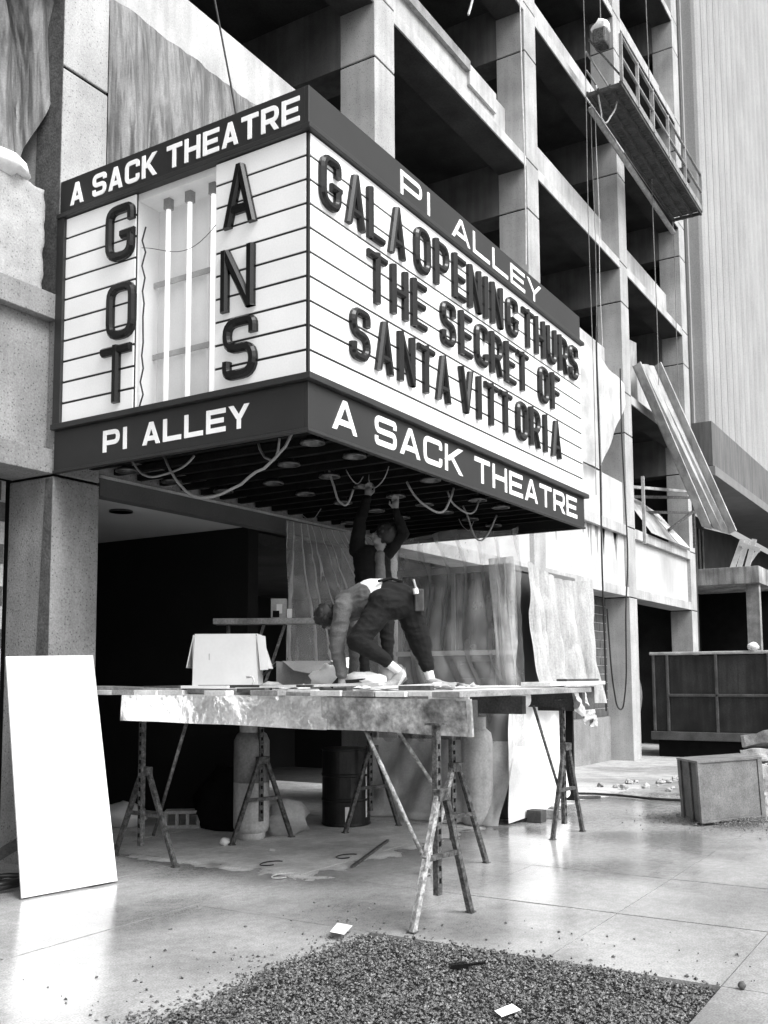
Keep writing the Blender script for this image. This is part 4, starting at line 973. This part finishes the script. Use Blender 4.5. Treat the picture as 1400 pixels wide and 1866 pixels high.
def booth_poly(u, v):   # polythene draped over the booth front
    y = 6.75-1.95*u; z = 3.52-v*2.6; 
    return (10.95-.10*v-.09*abs(math.sin(y*4.2+z*.9+1.4*nz((y, z, 0), .9)))*(.2+.8*v)-.05*abs(math.sin(y*11-z*1.8+2*nz((y, z, 4), 1.2)))-.05*abs(nz((y*3, z*3, 0), 1, 3))-.15*max(0, u-.7)*v, y-.12*v*u, z-.03*math.sin(u*9))
tag(cloth('polythene_sheet', booth_poly, 170, 90, plastic), 'clear polythene sheet draped over the booth front', 'polythene')
def swath(u, v):   # bunched milky film down the booth corner
    z = 3.16-v*1.62; a_ = u*2.2; x = 10.98-.16*math.sin(a_)*(.4+.6*v); y = 5.25-.34*u-.06*v
    return (x-.05*abs(math.sin(u*13+z*1.2+1.5*nz((u*3, z, 0), 1))), y-.05*abs(math.sin(u*9+z*2)), z)
tag(cloth('polythene_swath', swath, 60, 60, plastic_m), 'bunched milky polythene hanging down the booth corner next to the canvas', 'polythene')
def booth_low(u, v):
    y = 6.9-2.05*u; z = .95-v*.93; return (10.78-.35*v-.10*abs(nz((y*2, z*2, 0), 1, 5))*2*v+.05*math.sin(y*11+z*6), y+.1*nz((y, z, 1), 1.5), max(.015, z))
tag(cloth('polythene_sheet', booth_low, 60, 24, plastic_m), 'crumpled polythene trailing on the floor at the booth foot', 'polythene')
def canvas(u, v):   # canvas over the street side of the booth
    x = 11.12+u*2.2; z = 3.12-v*1.72-.10*math.sin(math.pi*u)*(1-v)-.06*u; sw = -.15*abs(math.sin(x*4.4+1.8*nz((x, z*.6, 0), 1.2)))*(.2+.8*v)-.05*abs(math.sin(x*13+z*1.2+1.5*nz((x, z, 3), 1.0)))-.04*abs(nz((x*2, 0, z*2.5), 1.0, 7))
    return (x+.10*v*(u-.5), 4.86-.05*v+sw, z)
tag(cloth('canvas_drape', canvas, 180, 80, tarp_p), 'dusty pale canvas draped over the street side of the booth', 'canvas')
def poly_white(u, v):
    x = 10.72+u*1.75; z = 1.40-v*(1.36-.35*max(0, u-.55)); return (x+.12*v*(1-u)*-1, 4.90-.05*v+.035*nz((x*3, z*2, 0), 1, 4)+.03*math.sin(x*10+z*3)*v, max(.02, z-.04*nz((x*2, 0, 0), 1)))
tag(cloth('white_sheet', poly_white, 40, 30, paperm), 'white plastic sheet hanging low on the booth corner', 'sheet')
tk = thing('gas_cylinder', (10.45, 5.12, 0), 'short white cylinder behind the polythene right of the drum', 'gas cylinder')
c = (10.50, 5.22, 0.)
MB().lathe([(.15,.0),(.18,.03),(.185,.10),(.185,.98),(.17,1.06),(.10,1.12),(.04,1.13)], c).build('cylinder_body', tankm, tk, smooth=True)
MB().lathe([(.11,1.09),(.11,1.24),(.098,1.24),(.098,1.09)], c).build('collar', tankm, tk)
lump_thing('white_jug', (9.6, 4.25, DZ-.12), (.12, .1, .12), paperm, 'white jug wedged below the platform edge at right', 'jug', 25, .2)
cbk = MB(); cbk.box(10.95, 11.12, 4.62, 4.80, .0, .14); tag(cbk.build('wood_block', timber_dark, bevel=.006), 'dark wood block at the foot of the white plastic sheet', 'block')
cbk = MB(); cbk.box(11.35, 11.45, 4.55, 4.75, .0, .10); cbk.box(11.452, 11.62, 4.6, 4.66, .0, .06); tag(cbk.build('wood_offcut', timber), 'small wood offcut on the wet paving before the booth', 'offcut')
def poly_left(u, v):   # polythene curtain from the soffit left of the standing man
    y0 = 7.30; x = 9.45+u*1.75; z = 3.62-.06*u-v*2.0
    pull = .35*v*(.2+u); fan = (x-9.6)
    return (x+.35*v*u*.4, 7.30-.9*u*.35-.09*abs(math.sin((fan/(.45+v))*5+1.2*nz((x, z, 1), 1)))*(.3+v)-.04*abs(math.sin((fan/(.45+v))*13+2*nz((x, z, 6), 1)))-.05*abs(nz((x*3, z*3, 0), 1, 6)), z)
tag(cloth('polythene_curtain', poly_left, 170, 90, plastic), 'grey polythene curtain hanging from the soffit behind the workers', 'polythene')

# ------------------------------------------------------------------ people
def capsule(mb, a, ra, b, rb_, n=14):
    a = Vector(a); b = Vector(b); d = b-a
    if d.length < 1e-5: d = Vector((0, 0, 1e-4)); b = a+d
    dn = d.normalized(); pts = []; rr = []
    for k in range(5): t = math.pi/2*k/5; pts.append(a-dn*ra*math.cos(t)); rr.append(max(.001, ra*math.sin(t)))
    for k in range(5): t = k/4; pts.append(a+d*t); rr.append(ra+(rb_-ra)*t)
    for k in range(1, 6): t = math.pi/2*k/5; pts.append(b+dn*rb_*math.sin(t)); rr.append(max(.001, rb_*math.cos(t)))
    mb.tube(pts, rr, n)
def person(name, label, loc, segs, mats, voxel=.0075, wrinkle=.006, clothes=()):
    mb = MB()
    for (a, ra, b, rb_, mi) in segs: capsule(mb, a, ra, b, rb_)
    me = mb.mesh('tmp'); o = bpy.data.objects.new('tmp', me); COL.objects.link(o)
    rm = o.modifiers.new('r', 'REMESH'); rm.mode = 'VOXEL'; rm.voxel_size = voxel
    sm = o.modifiers.new('s', 'SMOOTH'); sm.factor = .5; sm.iterations = 3
    bpy.context.view_layer.update(); dg = bpy.context.evaluated_depsgraph_get()
    body = bpy.data.meshes.new_from_object(o.evaluated_get(dg)); bpy.data.objects.remove(o)
    body.materials.clear()
    for m in mats: body.materials.append(m)
    S = [(Vector(a), ra, Vector(b), rb_, mi) for (a, ra, b, rb_, mi) in segs]
    def near(p):
        best = 1e9; r = 0
        for (a, ra, b, rb_, mi) in S:
            d = b-a; t = max(0, min(1, (p-a).dot(d)/max(1e-9, d.length_squared))); q = (p-(a+d*t)).length-(ra+(rb_-ra)*t)
            if q < best: best = q; r = mi
        return r
    vm = {}
    for p in body.polygons:
        p.material_index = near(p.center); p.use_smooth = True
        for v in p.vertices: vm[v] = p.material_index
    nrm_ = [v.normal.copy() for v in body.vertices]
    for v in body.vertices:
        if vm.get(v.index, 0) in clothes:
            q = v.co; k = .5-1.9*abs(noise.noise(Vector((q.x*7, q.y*7, q.z*11))))-.9*abs(noise.noise(Vector((q.x*12+4, q.y*12, q.z*22))))
            v.co = q+nrm_[v.index]*k*wrinkle
    root = thing(name, loc, label, 'person')
    link('body', body, None, root); return root
def PD(px, py, d):   # joint measured on the picture at a chosen distance, used only to pose the figures
    return Vector((0, 0, 1.7))+(fw+r2*(px-700)/1795-u2*(py-1068)/1795)*d

# bending worker: shirt 0, trousers 1, skin 2, sock 3, shoe 4, undershirt 5
J_ = PD
sg = []
def seg(a, ra, b, rb_, mi): sg.append((a, ra, b, rb_, mi))
hipC = J_(722, 1093, 8.5); hipN = J_(700, 1100, 8.40); hipF = J_(742, 1098, 8.55)
seg(hipN, .145, hipF, .150, 1); seg(hipC, .165, J_(697, 1084, 8.5), .145, 1)
seg(J_(694, 1083, 8.5), .142, J_(674, 1084, 8.52), .138, 5)
seg(J_(672, 1089, 8.52), .152, J_(640, 1102, 8.58), .152, 0)
seg(J_(630, 1098, 8.48), .085, J_(632, 1108, 8.78), .085, 0)
seg(J_(632, 1102, 8.6), .12, J_(622, 1112, 8.62), .09, 0)
seg(J_(622, 1112, 8.62), .058, J_(606, 1118, 8.62), .056, 2)
hd = J_(601, 1122, 8.64)
seg(hd, .086, J_(599, 1132, 8.66), .072, 2)
seg(J_(588, 1136, 8.6), .014, J_(586, 1140, 8.6), .014, 2); seg(J_(611, 1124, 8.56), .018, J_(611, 1130, 8.56), .016, 2)
# near arm
shN = J_(624, 1108, 8.44); elN = J_(614, 1178, 8.36); wrN = J_(623, 1228, 8.30)
seg(shN, .085, elN, .066, 0); seg(elN, .066, wrN, .050, 0)
def hand(w_, pts, side):   # palm, four fingers and a thumb resting on the boards
    palm = w_+Vector((0, 0, -.075)); seg(w_+Vector((0,0,-.03)), .027, palm, .034, 2)
    fwd = Vector((-.75, .45, 0)).normalized(); lat = Vector((-fwd.y, fwd.x, 0))
    for k in range(4):
        b0 = palm+lat*(.028-.019*k)+Vector((0,0,-.01)); l = (.036, .042, .040, .030)[k]
        m1 = b0+fwd*l+Vector((0,0,-.012)); seg(b0, .0105, m1, .0095, 2); seg(m1, .0095, m1+fwd*l*.8+Vector((0,0,-.014)), .008, 2)
    t0 = palm-lat*.03*side+Vector((0,0,.005)); t1 = t0-lat*.03*side+fwd*.02+Vector((0,0,-.01)); seg(t0, .013, t1, .011, 2); seg(t1, .011, t1+fwd*.03+Vector((0,0,-.012)), .009, 2)
hand(wrN, None, 1)
shF = J_(634, 1112, 8.82); elF = J_(646, 1180, 8.86); wrF = J_(644, 1226, 8.80)
seg(shF, .070, elF, .054, 0); seg(elF, .054, wrF, .040, 0); hand(wrF, None, -1)
# near leg, knee forward and heel raised
kN = J_(652, 1168, 8.25); aN = J_(716, 1212, 8.30)
seg(hipN, .128, kN, .092, 1); seg(kN, .092, J_(704, 1204, 8.29), .056, 1); seg(J_(706, 1207, 8.29), .040, J_(728, 1224, 8.30), .036, 3)
seg(J_(731, 1226, 8.30), .040, J_(716, 1246, 8.30), .042, 4); seg(J_(716, 1246, 8.30), .040, J_(700, 1251, 8.27), .032, 4)
seg(J_(733, 1230, 8.30), .036, J_(722, 1246, 8.31), .034, 3)
# far leg, planted
kF = J_(768, 1178, 8.55)
seg(hipF, .135, kF, .095, 1); seg(kF, .092, J_(779, 1214, 8.52), .062, 1); seg(J_(779, 1216, 8.52), .044, J_(787, 1244, 8.5), .038, 3)
seg(J_(786, 1243, 8.5), .044, J_(800, 1247, 8.42), .042, 4); seg(J_(800, 1248, 8.42), .040, J_(824, 1251, 8.28), .030, 4)
sg1 = sg
w1 = person('person', 'worker in dark trousers and grey shirt bending over on the platform', (7.4, 4.5, DZ), sg, [shirt, trous, skinm, sock, shoem, under], clothes=(0, 1, 5), wrinkle=.010)
def clumps(name, c, rad, m, parent, seed, n=16, r=.035):
    mb = MB(); rn = random.Random(seed); c = Vector(c)
    mb.blob(c, (rad*1.0, rad*1.0, rad*1.02), seed, .18, 18, 3)
    for k in range(n):
        d = Vector((rn.gauss(0,1), rn.gauss(0,1), rn.gauss(0,1))).normalized(); mb.blob(c+d*rad*.88, (r, r, r), seed+k, .5, 8)
    return mb.build(name, m, parent, smooth=True)
clumps('hair', J_(594, 1121, 8.62), .100, hairm, w1, 3, 34, .030)
bl = MB(); bl.tube([J_(690, 1058, 8.36)+Vector((0,0,-.004)), J_(712, 1054, 8.45), J_(733, 1060, 8.52)], .012, 6); bl.build('belt', darkcl, w1)
pch = MB(); q0 = J_(764, 1086, 8.42); pch.box(-.025, .025, -.04, .04, -.13, .06); po = pch.build('tool_pouch', shoes_l, w1, .012); po.location = q0-Vector((0,0,0)); po.rotation_euler = (0, -.25, .5); po.matrix_parent_inverse = w1.matrix_basis.inverted()
MB().tube([J_(760, 1078, 8.38), J_(754, 1056, 8.36)], .009, 6).build('pencil', rope_pale, w1)
nt_ = MB(); nt_.tube([J_(757, 1072, 8.36), J_(759, 1082, 8.36)], .024, 8); nt_.build('tape_roll', paperm, w1)

# standing man with both arms raised into the soffit: jacket 0, trousers 1, skin 2, shirt 3, shoe 4
sg = []; D0 = 10.2
base = PD(686, 1250, D0); base.z = DZ
def V(dx, dd, z): return base+Vector((.5253, -.851, 0))*dx+Vector((.851, .5253, 0))*dd+Vector((0, 0, z-DZ))
seg(V(-.10, 0, 2.50), .11, V(.10, .02, 2.50), .11, 1)
for s in (-1, 1):
    seg(V(.10*s, 0, 2.45), .10, V(.12*s, -.03, 2.05), .07, 1); seg(V(.12*s, -.03, 2.05), .068, V(.12*s, .03, 1.72), .05, 1)
    seg(V(.12*s, .05, 1.66), .045, V(.14*s, -.14, 1.645), .036, 4)
seg(V(-.07, 0, 2.60), .14, V(-.09, .02, 2.95), .15, 0); seg(V(.06, .02, 2.60), .12, V(.04, .03, 2.92), .12, 0)
seg(V(.05, -.085, 2.55), .055, V(.045, -.095, 2.98), .050, 3)
seg(V(-.17, .03, 3.02), .085, V(.10, .04, 3.00), .080, 0)
seg(V(.03, .0, 3.03), .055, V(.07, -.02, 3.13), .052, 2)
hd2 = V(.10, -.01, 3.19); seg(hd2, .085, V(.055, -.03, 3.185), .075, 2); seg(V(-.025, -.05, 3.20), .018, V(-.03, -.05, 3.18), .02, 2); seg(V(-.0, -.05, 3.13), .035, V(.03, -.04, 3.12), .04, 2)
seg(V(.09, -.10, 3.17), .018, V(.09, -.10, 3.195), .016, 2)
# left arm straight up, right arm bent up
shA = V(-.20, .02, 3.05); elA = V(-.16, -.10, 3.34); wrA = V(-.085, -.16, 3.55)
seg(shA, .085, elA, .068, 0); seg(elA, .066, wrA, .05, 0)
shB = V(.13, .03, 3.02); elB = V(.30, -.06, 3.20); wrB = V(.215, -.14, 3.42)
seg(shB, .08, elB, .062, 0); seg(elB, .058, wrB, .045, 0)
def hand_up(w_, dr, lat):
    dr = Vector(dr).normalized(); lat = Vector(lat).normalized(); palm = w_+dr*.09
    seg(w_+dr*.02, .026, palm, .036, 2)
    for k in range(4):
        b0 = palm+lat*(.030-.020*k)+dr*.02; l = (.036, .042, .040, .030)[k]
        m1 = b0+dr*l; cur_ = Vector((-.6, -.5, 0))*.02
        seg(b0, .0105, m1, .0095, 2); seg(m1, .0095, m1+dr*l*.6+cur_, .0085, 2)
    t0 = w_+dr*.05+lat*.032; t1 = t0+lat*.03+dr*.03; seg(t0, .013, t1, .011, 2); seg(t1, .011, t1+dr*.032, .009, 2)
hand_up(wrA, (.05, -.1, 1), (.5253, -.851, 0)); hand_up(wrB, (-.1, .0, 1), (-.5253, .851, 0))
w2 = person('person', 'standing man in a black jacket reaching both hands into the marquee soffit', base, sg, [darkcl, trous, skinm, greycl, shoes_l], clothes=(0, 1, 3), wrinkle=.010)
clumps('hair', V(.115, -.04, 3.215), .108, hairm, w2, 8, 30, .028)
